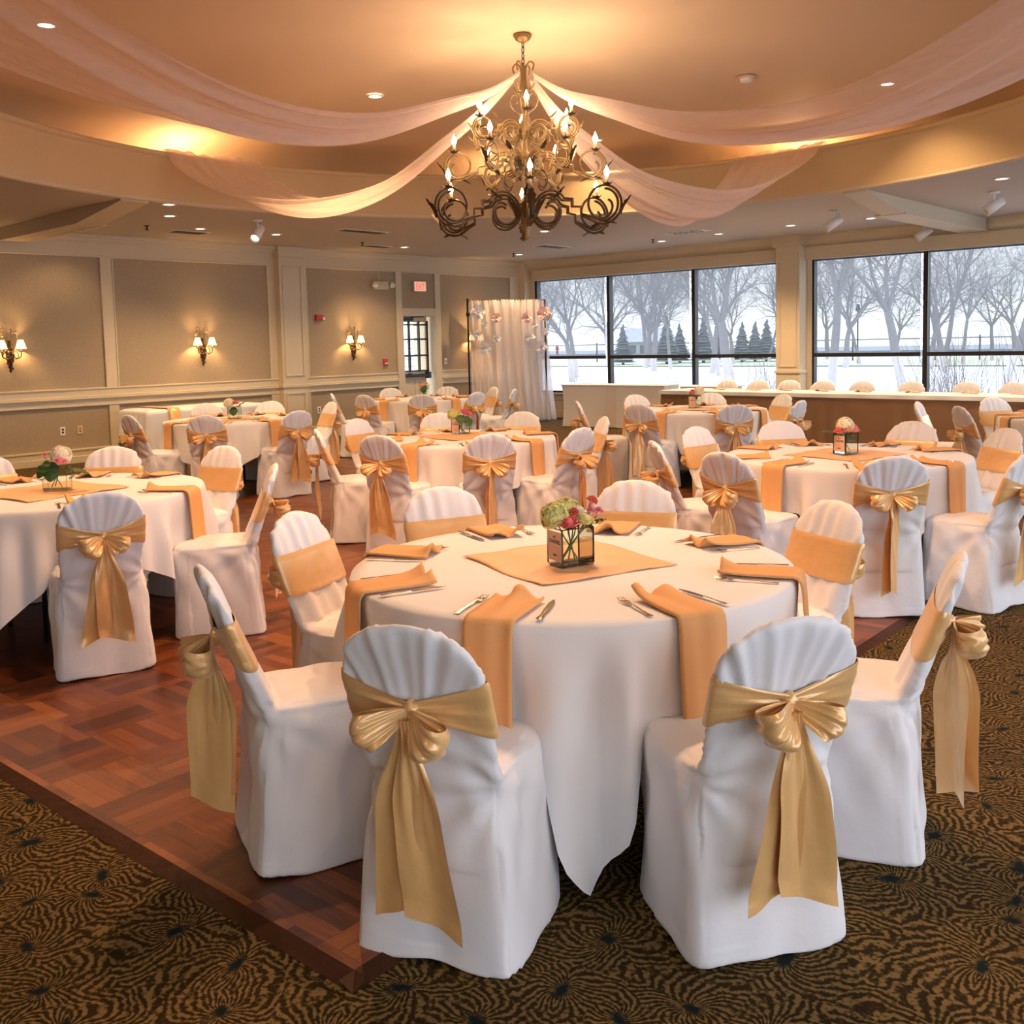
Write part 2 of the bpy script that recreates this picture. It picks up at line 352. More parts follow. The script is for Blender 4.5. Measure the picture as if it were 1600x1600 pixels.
# left wall: wallpaper field with an opening for the exit door
DY0, DY1, DZ = 12.13, 12.955, 2.05
q = MB()
for (a, b, c, d) in ((WYF, DY0, 0, ZC), (DY1, WYB, 0, ZC), (DY0, DY1, DZ, ZC)):
    q.box((WXL - .12, a, c), (WXL, b, d))
struct(q.build('wall_left', WALLP, smooth=False))
q = MB()  # recess behind the door
q.box((WXL - .60, DY0 - .05, 0), (WXL - .12, DY0, DZ)); q.box((WXL - .60, DY1, 0), (WXL - .12, DY1 + .05, DZ)); q.box((WXL - .60, DY0, DZ), (WXL - .12, DY1, DZ + .05))
q.box((WXL - .12, DY1 - .02, 0), (WXL + .03, DY1, DZ)); q.box((WXL - .12, DY0, 0), (WXL + .03, DY0 + .02, DZ))
struct(q.build('trim_3', CREAM, smooth=False))
tn = [3]
def trimbox(bxs, m=CREAM, bevel=.006):
    tn[0] += 1; q = MB()
    for a, b in bxs: q.box(a, b)
    return struct(q.build('trim_%d' % tn[0], m, smooth=False, bevel=bevel))
X0 = WXL
trimbox([((X0, WYF, 2.85), (X0 + .03, WYB, ZC)), ((X0, WYF, 3.05), (X0 + .07, WYB, ZC)), ((X0, WYF, 3.10), (X0 + .11, WYB, ZC)), ((X0, WYF, 2.84), (X0 + .04, WYB, 2.865))])
segs = [(WYF, 11.99), (13.09, WYB)]
trimbox([((X0, a, .785), (X0 + .025, b, 1.027)) for a, b in segs] + [((X0, a, .88), (X0 + .06, b, .905)) for a, b in segs] + [((X0, a, .905), (X0 + .04, b, .93)) for a, b in segs] + [((X0, a, 1.01), (X0 + .04, b, 1.035)) for a, b in segs] + [((X0, a, .78), (X0 + .035, b, .80)) for a, b in segs])
o = trimbox([((X0, a, 0), (X0 + .03, b, .19)) for a, b in segs] + [((X0, a, .0), (X0 + .045, b, .10)) for a, b in segs] + [((X0, a, .17), (X0 + .04, b, .20)) for a, b in segs]); o.name = 'baseboard_left'
for y in (-.5, 3.45, 6.57):
    trimbox([((X0, y, .19), (X0 + .025, y + .15, .79)), ((X0, y, 1.02), (X0 + .025, y + .15, 2.86)), ((X0, y - .02, 1.03), (X0 + .035, y, 2.85)), ((X0, y + .15, 1.03), (X0 + .035, y + .17, 2.85))])
trimbox([((X0, 9.28, .2), (X0 + .028, 10.05, 2.845)), ((X0, 9.42, 0), (X0 + .16, 9.90, 3.04)), ((X0, 9.40, 2.98), (X0 + .19, 9.92, 3.149)), ((X0 + .16, 9.47, .25), (X0 + .175, 9.50, .80)), ((X0 + .16, 9.82, .25), (X0 + .175, 9.85, .80)), ((X0 + .16, 9.50, .25), (X0 + .175, 9.82, .28)), ((X0 + .16, 9.5, .77), (X0 + .175, 9.82, .80)),
         ((X0 + .16, 9.47, 1.06), (X0 + .175, 9.50, 2.85)), ((X0 + .16, 9.82, 1.06), (X0 + .175, 9.85, 2.85)), ((X0 + .16, 9.50, 1.06), (X0 + .175, 9.82, 1.09)), ((X0 + .16, 9.5, 2.82), (X0 + .175, 9.82, 2.85)), ((X0, 9.40, 0), (X0 + .18, 9.92, .18)), ((X0, 9.40, .88), (X0 + .18, 9.92, .93))])
trimbox([((X0, 11.99, 0), (X0 + .035, 12.13, 2.86)), ((X0, 12.955, 0), (X0 + .035, 13.09, 2.86)), ((X0, 12.13, 2.05), (X0 + .035, 12.955, 2.20)), ((X0, 15.05, 0), (X0 + .03, WYB, 2.86)), ((X0, 15.30, 0), (X0 + .2, WYB, ZC))])

# window wall (far): plinth below, header above, column
GX0, GX1 = -13.40, 3.1
q = MB(); q.box((WXL, WYB, 0), (WXR, WYB + .16, .50)); q.box((WXL, WYB, 2.76), (WXR, WYB + .16, ZC)); q.box((WXL, WYB, .5), (GX0, WYB + .16, 2.76)); q.box((GX1, WYB, .5), (WXR, WYB + .16, 2.76))
struct(q.build('wall_back', CREAM, smooth=False))
trimbox([((GX0 + .05, WYB - .10, 2.76), (-7.9, WYB, 2.97)), ((-7.48, WYB - .10, 2.76), (WXR, WYB, 2.97))])
q = MB()
for a, b in ((WXL, -7.9), (-7.48, WXR)):
    q.grid(lambda u, v: (lerp(a, b, u), WYB - .04 - .15 * (1 - cos(v * pi / 2)), 2.97 + .18 * sin(v * pi / 2)), 2, 8)
struct(q.build('trim_%d' % (tn[0] + 1), CREAM)); tn[0] += 1
trimbox([((WXL, WYB - .07, .47), (-7.9, WYB, .50)), ((-7.48, WYB - .07, .47), (WXR, WYB, .5)), ((WXL, WYB - .03, 0), (WXR, WYB, .14)), ((WXL, WYB - .02, .36), (WXR, WYB, .40))])
trimbox([((-7.90, WYB - .28, 0), (-7.48, WYB, ZC)), ((-7.93, WYB - .31, 0), (-7.45, WYB, .18)), ((-7.94, WYB - .33, 2.98), (-7.44, WYB, ZC)), ((-7.92, WYB - .30, .92), (-7.46, WYB, .97)),
         ((-7.85, WYB - .295, 1.02), (-7.82, WYB - .28, 2.88)), ((-7.56, WYB - .295, 1.02), (-7.53, WYB - .28, 2.88)), ((-7.82, WYB - .295, 2.85), (-7.56, WYB - .28, 2.88)), ((-7.82, WYB - .295, 1.02), (-7.56, WYB - .28, 1.05)), ((-7.48, WYB - .02, 0), (-7.40, WYB + .16, ZC))])
# mullions, glass and roller shades
mull = [-13.37, -11.55, -9.66, -7.93, -7.40, -5.58, -3.74, -1.90, -.06, 1.78, 3.06]
bays = [(0, 1), (1, 2), (2, 3), (4, 5), (5, 6), (6, 7), (7, 8), (8, 9), (9, 10)]
wh = ['left end', 'behind the white tables', 'left of the column', 'right of the column', 'right part of the window wall', '', '', '', '']
for k, (i, j) in enumerate(bays):
    a, b = mull[i], mull[j]
    q = MB(); y = WYB + .05
    q.box((a - .035, y - .04, .5), (a + .035, y + .07, 2.76)); q.box((b - .033, y - .038, .5), (b + .033, y + .068, 2.76))
    q.box((a, y - .02, .5), (b, y + .05, .54)); q.box((a, y + .02, 2.74), (b, y + .05, 2.76))
    wo = struct(q.build('window_%d' % (k + 1), BLACK, smooth=False))
    g = MB(); g.box((a + .035, y + .02, .54), (b - .035, y + .026, 2.72)); g.build('glass', PANE, wo, smooth=False)
    if k < 5:
        rs = empty('roller_shade', ((a + b) / 2, WYB - .03, 1.2), 0, 'grey see-through roller shade with black bottom bar, window ' + wh[k], 'window shade', 'roller shades')
        hw = (b - a) / 2 - .055; q = MB(); q.add([(-hw, 0, .03), (hw, 0, .03), (hw, 0, 1.56), (-hw, 0, 1.56)], [(0, 1, 2, 3)]); q.build('shade_screen', SCREEN, rs, smooth=False)
        q = MB(); q.box((-hw, -.012, -.02), (hw, .014, .04)); q.build('bottom_bar', BLACK, rs, smooth=False)
# right-hand wall with a long window band, and the wall behind the camera
q = MB(); q.box((WXR, WYF, 0), (WXR + .15, WYB, .30)); q.box((WXR, WYF, 3.05), (WXR + .15, WYB, ZC))
for y in (-3.6, .2, 4.0, 7.8, 11.6): q.box((WXR, y, .3), (WXR + .15, y + .35, 3.05))
q.box((WXR, 15.2, .3), (WXR + .15, WYB, 3.05))
struct(q.build('wall_right', CREAM, smooth=False))
sbox('wall_front', (WXL, WYF - .15, 0), (WXR, WYF, ZC), CREAM)

# beams under the low ceiling
q = MB()   # left beam, its end tapering up into the ring
xe = CC[0] - sqrt(4.93 ** 2 - .9 ** 2)
for y0_, y1_ in ((5.20, 5.52),):
    q.add([(X0 + .11, y0_, ZC), (xe, y0_, ZC), (xe, y0_, 3.13), (xe - 1.1, y0_, 2.99), (X0 + .11, y0_, 2.99), (X0 + .11, y1_, ZC), (xe, y1_, ZC), (xe, y1_, 3.13), (xe - 1.1, y1_, 2.99), (X0 + .11, y1_, 2.99)],
          [(0, 1, 2, 3, 4), (9, 8, 7, 6, 5), (2, 7, 8, 3), (3, 8, 9, 4), (1, 6, 7, 2)])
q.box((X0 + .11, 5.50, 2.985), (xe - 1.1, 5.56, 3.01))
tn[0] += 1; struct(q.build('trim_%d' % tn[0], CREAM, smooth=False))
q = MB(); ye = CC[1] + 4.91
q.add([(-4.95, WYB - .15, ZC), (-4.95, ye, ZC), (-4.95, ye, 3.13), (-4.95, ye + 1.1, 2.97), (-4.95, WYB - .15, 2.97), (-4.68, WYB - .15, ZC), (-4.68, ye, ZC), (-4.68, ye, 3.13), (-4.68, ye + 1.1, 2.97), (-4.68, WYB - .15, 2.97)],
      [(0, 1, 2, 3, 4), (9, 8, 7, 6, 5), (2, 7, 8, 3), (3, 8, 9, 4), (1, 6, 7, 2)])
q.box((-5.03, ye + 1.1, 2.965), (-4.66, WYB - .15, 2.99))
tn[0] += 1; struct(q.build('trim_%d' % tn[0], CREAM, smooth=False))

# exit door in its recess
dr = MB(); xx = WXL - .13
ys = [DY0 + .05, DY0 + .29, DY0 + .53, DY0 + .74]; zs = [1.06, 1.34, 1.63, 1.88, 1.93]
dr.box((xx - .04, DY0, 0), (xx, DY1 - .13, 1.02)); dr.box((xx - .04, DY0 + .74, 1.0), (xx, DY1 - .13, 2.05)); dr.box((xx - .04, DY0, 1.95), (xx, DY1 - .13, 2.05)); dr.box((xx - .04, DY0, 1.0), (xx, DY0 + .03, 2.05))
for a, b in ((DY0 + .08, DY0 + .34), (DY0 + .40, DY0 + .66)): dr.box((xx, a, .25), (xx + .01, b, .88))
door = struct(dr.build('door_1', CREAM, smooth=False, bevel=.005))
q = MB()
for y in ys: q.box((xx - .03, y - .016, 1.02), (xx + .015, y + .016, 1.97))
for z in (1.04, 1.33, 1.63, 1.90): q.box((xx - .03, DY0 + .02, z - .016), (xx + .016, DY0 + .76, z + .016))
q.build('muntin_grille', BLACK, door, smooth=False)
q = MB(); q.box((xx - .02, DY0 + .02, 1.02), (xx - .014, DY0 + .74, 1.97)); q.build('glass', PANE, door, smooth=False)
q = MB(); q.box((xx + .03, DY0 + .02, .93), (xx + .08, DY0 + .70, .99)); q.box((xx + .0, DY0 + .66, .90), (xx + .09, DY0 + .74, 1.02)); q.box((xx, DY0 + .22, .94), (xx + .085, DY0 + .27, 1.0)); q.build('panic_bar', BLACK, door, smooth=False)
q = MB(); q.box((xx + .0, DY0 + .02, 1.97), (xx + .08, DY0 + .34, 2.03)); q.tube([(xx + .05, DY0 + .3, 2.04), (xx + .18, DY0 + .5, 2.04)], .01); q.build('door_closer', BLACK, door, smooth=False)

# ================================================================ ceiling fixtures
def downlight(x, y, z, label, e=9, visible=True, group='recessed downlights in the low ceiling'):
    d = empty('recessed_downlight', (x, y, z), 0, label, 'ceiling light', group)
    q = MB(); q.lathe([(.085, -.001), (.085, -.008), (.062, -.009), (.06, -.002)], n=20, close=False); q.build('trim_ring', WHITE, d)
    q = MB(); q.lathe([(.06, -.003), (.001, -.0035)], n=20, close=False); q.build('lens', CAN, d)
    l = light('downlight_lamp', 'SPOT', (x, y, z - .03), e * TUN * 10, WARM, .05, spot_size=radians(125), spot_blend=.7)
    return d
LOWL = [(-12.4, 4.2, 'leftmost, before the beam'), (-10.39, 5.8, 'at the ring edge, left'), (-12.2, 7.25, 'over the middle wall sconce'), (-12.19, 8.45, 'right of the lit spotlight'),
        (-12.56, 11.22, 'above the wall near the exit sign'), (-12.4, 13.9, 'over the flower backdrop'), (-9.6, 11.33, 'behind the chandelier'), (-9.4, 14.1, 'above the left windows'),
        (-8.2, 13.9, 'just left of the column'), (-6.92, 13.76, 'right above the column'), (-5.78, 13.9, 'left of the right-hand beam'), (-3.38, 11.55, 'large, at the right edge near the ring'), (-3.5, 14.0, 'right edge, beyond the spotlight')]
for x, y, s_ in LOWL: downlight(x, y, ZC, 'small round recessed downlight in the low ceiling, ' + s_)
for x, y, s_ in ((-13.15, 5.95, 'close to the left wall beside the beam'), (-11.26, 6.29, 'where the wall beam meets the ring')):
    downlight(x, y, ZC, 'bright warm downlight ' + s_, 1.2, group='bright downlights beside the beam')
UPL = [(-7.75, 6.6, 'left of the chandelier'), (-4.0, 10.0, 'behind the right near drape'), (-7.75, 3.4, 'top left corner behind the drape'), (-7.6, 10.0, 'just right of the chandelier bulbs')]
for x, y, s_ in UPL: downlight(x, y, 3.985, 'round recessed downlight in the raised ceiling, ' + s_, 12, group='recessed downlights in the raised ceiling')
# more cans over the part of the room outside the frame
for x, y in ((-.2, 2.5), (-.2, 7), (-.2, 11.5), (-2.0, -.8), (-6, -.8), (-10, -.8), (1.8, 0), (1.8, 5), (1.8, 10)): light('downlight_lamp', 'SPOT', (x, y, ZC - .03), 24 * TUN, WARM, .05, spot_size=radians(125), spot_blend=.7)
for x, y in ((-3.6, 3.1), (-2.7, 4.2), (-4.2, 4.6), (-7.4, 2.6)): light('downlight_lamp', 'SPOT', (x, y, 3.93), 125 * TUN, (1, .56, .30), .05, spot_size=radians(115), spot_blend=.7)  # unseen spots without fixtures, added under the raised ceiling to warm the tables
# hidden cove lamps behind the ledge
for a in (181, 92, 228, 272, 136, 48, 0, 318):
    R_ = RT + .25; light('cove_lamp', 'POINT', (CC[0] + R_ * cos(radians(a)), CC[1] + R_ * sin(radians(a)), 3.60), (13 if a in (181, 92) else 4) * TUN, (1, .68, .36), .06)

def spothead(x, y, z, az, tilt, label, lit):
    d = empty('track_spotlight', (x, y, z), radians(az), label, 'spotlight', 'white ceiling spotlights')
    q = MB(); q.lathe([(.06, 0), (.06, -.015), (.01, -.02)], n=16); q.tube([(0, 0, -.01), (0, 0, -.10)], .012); q.build('mount', WHITE, d)
    q = MB(); q.lathe([(.035, -.12), (.055, -.11), (.06, .0), (.062, .13), (.055, .13), (.05, .08)], n=18)
    q.xform(Matrix.Translation((0, 0, -.16)) @ Matrix.Rotation(radians(tilt), 4, 'Y')); h = q.build('lamp_head', WHITE, d)
    q = MB(); q.lathe([(.05, .10), (.001, .101)], n=18, close=False); q.xform(Matrix.Translation((0, 0, -.16)) @ Matrix.Rotation(radians(tilt), 4, 'Y')); q.build('lens', CAN if lit else STEEL, h)
spothead(-11.0, 7.35, ZC, -60, 130, 'white ceiling spotlight glowing, above the left wall', True)
spothead(-5.75, 12.64, ZC, 220, 125, 'white ceiling spotlight left of the right-hand beam, unlit', False)
spothead(-3.75, 12.56, ZC, 220, 125, 'white ceiling spotlight right of the beam, pointing down left', False)
spothead(-5.45, 15.05, ZC, 200, 125, 'small white spotlight close to the window header by the beam', False)
for (x, y, s_) in [(-12.32, 6.55, 'above the middle sconce'), (-12.39, 10.19, 'above the wall near the exit door'), (-12.35, 13.69, 'by the far corner'), (-9.32, 13.73, 'near the left windows'), (-4.35, 10.38, 'in the raised ceiling on the right')]:
    z = 3.99 if s_[:2] == 'in' else ZC
    d = empty('sprinkler_head', (x, y, z), 0, 'small dark fire sprinkler head, ' + s_, 'sprinkler', 'ceiling sprinklers')
    q = MB(); q.lathe([(.035, 0), (.03, -.008), (.01, -.01), (.01, -.05)], n=12); q.build('body', IRON, d)
    q = MB(); q.lathe([(.01, -.05), (.028, -.055), (.028, -.058), (.001, -.06)], n=12); q.build('deflector', IRON, d)
d = empty('smoke_detector', (-4.84, 8.72, 3.985), 0, 'round cream smoke detector on the raised ceiling', 'smoke detector')
q = MB(); q.lathe([(.09, 0), (.09, -.012), (.065, -.015)], n=24); q.build('base_plate', TAN, d)
q = MB(); q.lathe([(.06, -.012), (.058, -.04), (.035, -.05), (.001, -.05)], n=24, close=False); q.build('sensor_dome', WHITE, d)
q = MB(); q.lathe([(.11, 0), (.11, -.006), (.10, -.008), (.001, -.008)], n=32); tag(q.build('ceiling_speaker', TAN, loc=(-3.83, 9.54, 3.99)), 'flat round ceiling speaker cover near the right drape', 'speaker')
for (x0_, y0_, x1_, y1_, s_) in [(-12.8, 7.07, -12.5, 7.6, 'left of the lit spotlight'), (-12.8, 10.5, -12.6, 11.0, 'near the exit sign wall'), (-11.3, 8.8, -11.05, 9.6, 'left of the chandelier'), (-11.2, 12.9, -10.9, 13.6, 'behind the chandelier'), (-8.7, 13.1, -8.0, 13.35, 'before the column')]:
    d = empty('air_vent', (x0_, y0_, ZC), 0, 'flat ceiling air vent ' + s_, 'vent', 'ceiling air vents')
    w_, h_ = x1_ - x0_, y1_ - y0_; q = MB(); q.box((0, 0, -.008), (w_, h_, -.001)); q.build('frame', WHITE, d, smooth=False)
    q = MB(); k = 6
    for i in range(k): q.box((w_ * (.1 + .8 * i / k), .03, -.012), (w_ * (.1 + .8 * (i + .5) / k), h_ - .03, -.008))
    q.build('slats', IRON, d, smooth=False)

# ================================================================ chandelier
def chandelier():
    root = empty('chandelier', (*CC, 2.36), 0, 'large three-tier wrought bronze chandelier with glowing candle bulbs', 'chandelier')
    Z = lambda z: z - 2.36
    q = MB(); q.lathe([(.006, Z(3.93)), (.03, Z(3.935)), (.06, Z(3.955)), (.075, Z(3.985)), (.07, Z(3.995))], n=20); q.build('canopy', IRONG, root)
    q = MB()
    for i in range(5):
        z = 3.92 - i * .045; pts = [(.012 * cos(t) * (1 if i % 2 else 0), .012 * cos(t) * (0 if i % 2 else 1), Z(z) + .03 * sin(t)) for t in [2 * pi * k / 10 for k in range(11)]]; q.tube(pts, .004, 5)
    q.build('chain', IRON, root)
    q = MB(); q.lathe([(.004, Z(2.36)), (.028, Z(2.38)), (.02, Z(2.41)), (.03, Z(2.44)), (.036, Z(2.50)), (.05, Z(2.56)), (.04, Z(2.62)), (.026, Z(2.68)), (.018, Z(2.78)), (.022, Z(2.94)), (.045, Z(2.98)), (.05, Z(3.03)), (.022, Z(3.08)), (.02, Z(3.2)), (.05, Z(3.24)), (.045, Z(3.28)), (.018, Z(3.33)), (.014, Z(3.7)), (.022, Z(3.74)), (.006, Z(3.76))], n=14); q.build('stem', IRONG, root)
    def leaf(q, base, d, up_, L, w):   # curled acanthus leaf
        d = Vector(d).normalized(); up_ = Vector(up_).normalized(); s_ = d.cross(up_)
        def P(u, v):
            a = (v - .5) * 2; wd = w * (sin(pi * min(1, u * .92 + .08)) ** .7) * (1 + .25 * sin(u * 22)); c = Vector(base) + d * (L * u) + up_ * (L * .35 * u * u * sin(u * 2.4))
            return c + s_ * (a * wd) + up_ * (-abs(a) * wd * .5)
        q.grid(P, 10, 5)
    def rot(a, r, z, t=0): return (r * cos(a) - t * sin(a), r * sin(a) + t * cos(a), z)
    tiers = [(.715, 2.86, 0, 1.0, IRON), (.575, 3.19, 30, .75, IRONG), (.42, 3.43, 0, .6, IRONG)]
    for ti, (R, zb, off, sc, im) in enumerate(tiers):
        for k in range(6):
            a = radians(-46 + off + 60 * k)
            arm = MB()
            zt = zb - .10      # bobeche level
            cr_ = .150 * sc
            cx, cz = R - .03, zt - .02 - cr_
            k_ = sc
            for w_ in (0, .024 * sc + .004):
                rr = cr_ - w_
                path = []
                if w_ == 0: path += [(cx + rr * lerp(.34, 1, ((400 - t) / 292) ** .8) * cos(radians(t)), cz + rr * lerp(.34, 1, ((400 - t) / 292) ** .8) * sin(radians(t))) for t in range(400, 107, -13)]
                path += [(cx + rr * cos(radians(t)), cz + rr * sin(radians(t))) for t in range(96 if w_ == 0 else 84, -131, -12)]
                icx, icz, ir = .205 * k_ + .01, cz - .005 * k_, .155 * k_ - w_
                ex, ez = path[-1]; sx2, sz2 = icx + ir * cos(radians(32)), icz + ir * sin(radians(32))
                dx_, dz_ = sx2 - ex, sz2 - ez
                path += [(ex + dx_ * .45, ez + dz_ * .30), (ex + dx_ * .45, ez + dz_ * .62), (ex + dx_ * .72, ez + dz_ * .66), (ex + dx_ * .72, ez + dz_ * .95)]
                path += [(icx + lerp(ir, ir * .30, max(0, (t - 200) / 290)) * cos(radians(t)), icz + lerp(ir, ir * .30, max(0, (t - 200) / 290)) * sin(radians(t))) for t in range(32, 491 if w_ == 0 else 380, 14)]
                arm.tube([rot(a, r, Z(z)) for r, z in path], .0105 * (.65 + .35 * sc), 6)
            if ti < 2:
                inner = [(.045, zb - .02), (.10, zb + .05 * sc), (.18, zb + .03 * sc), (.20, zb - .05 * sc), (.15, zb - .09 * sc), (.12, zb - .05 * sc)]
                arm.tube([rot(a, p.x, Z(p.y)) for p in bez([(r, z, 0) for r, z in inner], 5)], .006, 5)
            armo = arm.build('arm', im if ti == 0 else IRONG, root)
            def lfo(*A):
                lf = MB(); leaf(lf, *A); lf.build('leaf', IRON if ti < 2 else IRONG, armo, smooth=False)
            lfo(rot(a, R - .03 + cr_, Z(cz - cr_ * .6)), rot(a, .3, 1), rot(a, 1, -.1), .16 * sc, .034 * sc)
            lfo(rot(a, cx - .02, Z(cz - cr_)), rot(a, -1, -.1), rot(a, 0, -1), .11 * sc, .03 * sc)
            lfo(rot(a, cx, Z(cz - cr_)), rot(a, 1, .2), rot(a, 0, -1), .12 * sc, .03 * sc)
            lfo(rot(a, .10, Z(cz - .06)), rot(a, .25, 1), rot(a, 1, 0), .17 * sc, .045 * sc)
            lfo(rot(a, .22, Z(cz + .10)), rot(a, 1, .3), rot(a, 0, 1), .14 * sc, .03 * sc)
            bx = MB(); c = rot(a, R, Z(zt - .02))
            bx.lathe([(.008, -.01), (.022, 0), (.03, .012), (.026, .014), (.004, .01)], c, 12)
            for j in range(8):
                t = j * pi / 4; leaf(bx, (c[0] + .015 * cos(t), c[1] + .015 * sin(t), c[2]), (cos(t), sin(t), .25), (0, 0, 1), .042, .007)
            bx.build('drip_pan', IRON, armo)
            cs = MB(); cs.lathe([(.013, .008), (.0135, .062), (.009, .066)], c, 10); cs.build('candle_sleeve', CANDLE, armo)
            bb = MB(); bb.lathe([(.006, .064), (.017, .078), (.021, .092), (.016, .112), (.007, .132), (.001, .148)], c, 12); bb.build('candle_bulb', FLAME, armo)
            light('candle_lamp', 'POINT', (CC[0] + R * cos(a), CC[1] + R * sin(a), zt - .02 + .100), (2.3 if ti == 2 else 3.2) * TUN, (1, .72, .46), .02)
    # top scrolls around the stem
    for k in range(4):
        a = radians(10 + 90 * k); q = MB()
        pts = [(.085, 3.70), (.10, 3.745), (.065, 3.775), (.03, 3.74), (.02, 3.66), (.035, 3.56), (.075, 3.55), (.10, 3.60)]
        q.tube([rot(a, p.x, Z(p.y)) for p in bez([(r, z, 0) for r, z in pts], 5)], .007, 5)
        pts = [(.06, 3.45), (.04, 3.50), (.08, 3.53), (.115, 3.48), (.09, 3.41), (.03, 3.36), (.09, 3.26), (.17, 3.22), (.22, 3.19)]
        q.tube([rot(a + .3, p.x, Z(p.y)) for p in bez([(r, z, 0) for r, z in pts], 5)], .006, 5)
        q.build('top_scroll', IRONG, root)
    return root
chandelier()

# ================================================================ ceiling drapes
zprof = [(.10, 3.66), (.45, 3.46), (.9, 3.30), (1.5, 3.10), (2.1, 3.0), (2.7, 2.985), (3.2, 3.05), (3.7, 3.18), (4.15, 3.35), (4.5, 3.53), (4.68, 3.70), (4.80, 3.68), (4.84, 3.6)]
def zp(r):
    for (a, za), (b, zb) in zip(zprof, zprof[1:]):
        if r <= b: 
            t = (r - a) / (b - a); return lerp(za, zb, t)
    return zprof[-1][1]
def drape(ang, label, dz=0, w1=1.15, seed=0, skew=0):
    a = radians(ang); rng = random.Random(seed); ph = [rng.random() * 6 for _ in range(8)]
    rs = [p.x for p in bez([(r, z, 0) for r, z in zprof], 6)]; zs_ = [p.y for p in bez([(r, z, 0) for r, z in zprof], 6)]
    n = len(rs)
    def P(u, v):
        i = min(n - 1, int(round(u * (n - 1)))); r, z = rs[i], zs_[i]; s_ = r / 4.8
        sag = sin(pi * min(1, s_)) ; z += dz * sag
        t = (v - .5); wd = .05 + .26 * min(1, s_ * 2.2) + (w1 - .31) * sst(.30, 1, s_) ** 1.0
        lat = t * wd + .03 * sin(ph[0] + r * 2) 
        fold = (.028 * sin(v * 27 + ph[1] + r * .7 * sin(ph[2] + v * 3)) + .02 * sin(v * 49 + ph[3] - r * .9) + .035 * sin(v * 11 + ph[4] + r * .4)) * (.25 + .75 * sag)
        # the lower edge hangs deeper (cross-section leans like a hanging swag)
        hang = -(.16 * (4 * t * t) - .07) * 0 + skew * t * .30 * sag - .10 * sag * (1 - 4 * t * t)
        return (CC[0] + r * cos(a) - lat * sin(a), CC[1] + r * sin(a) + lat * cos(a), z + fold + hang)
    q = MB(); q.grid(P, n, 70)
    return tag(q.build('ceiling_drape', DRAPE, smooth=True), label, 'drape', 'sheer fabric swags between chandelier and ceiling ledge')
drape(180, 'sheer blush fabric swag from chandelier to the far left ledge', 0, 1.2, 1, -.6)
drape(92, 'sheer blush fabric swag from chandelier to the far right ledge', -.12, 1.1, 2, -.8)
drape(-92, 'wide sheer fabric swag sweeping from chandelier to the near top left', .03, 1.5, 3, 0)
drape(0, 'wide sheer fabric swag sweeping from chandelier to the top right', -.04, 1.5, 4, 0)

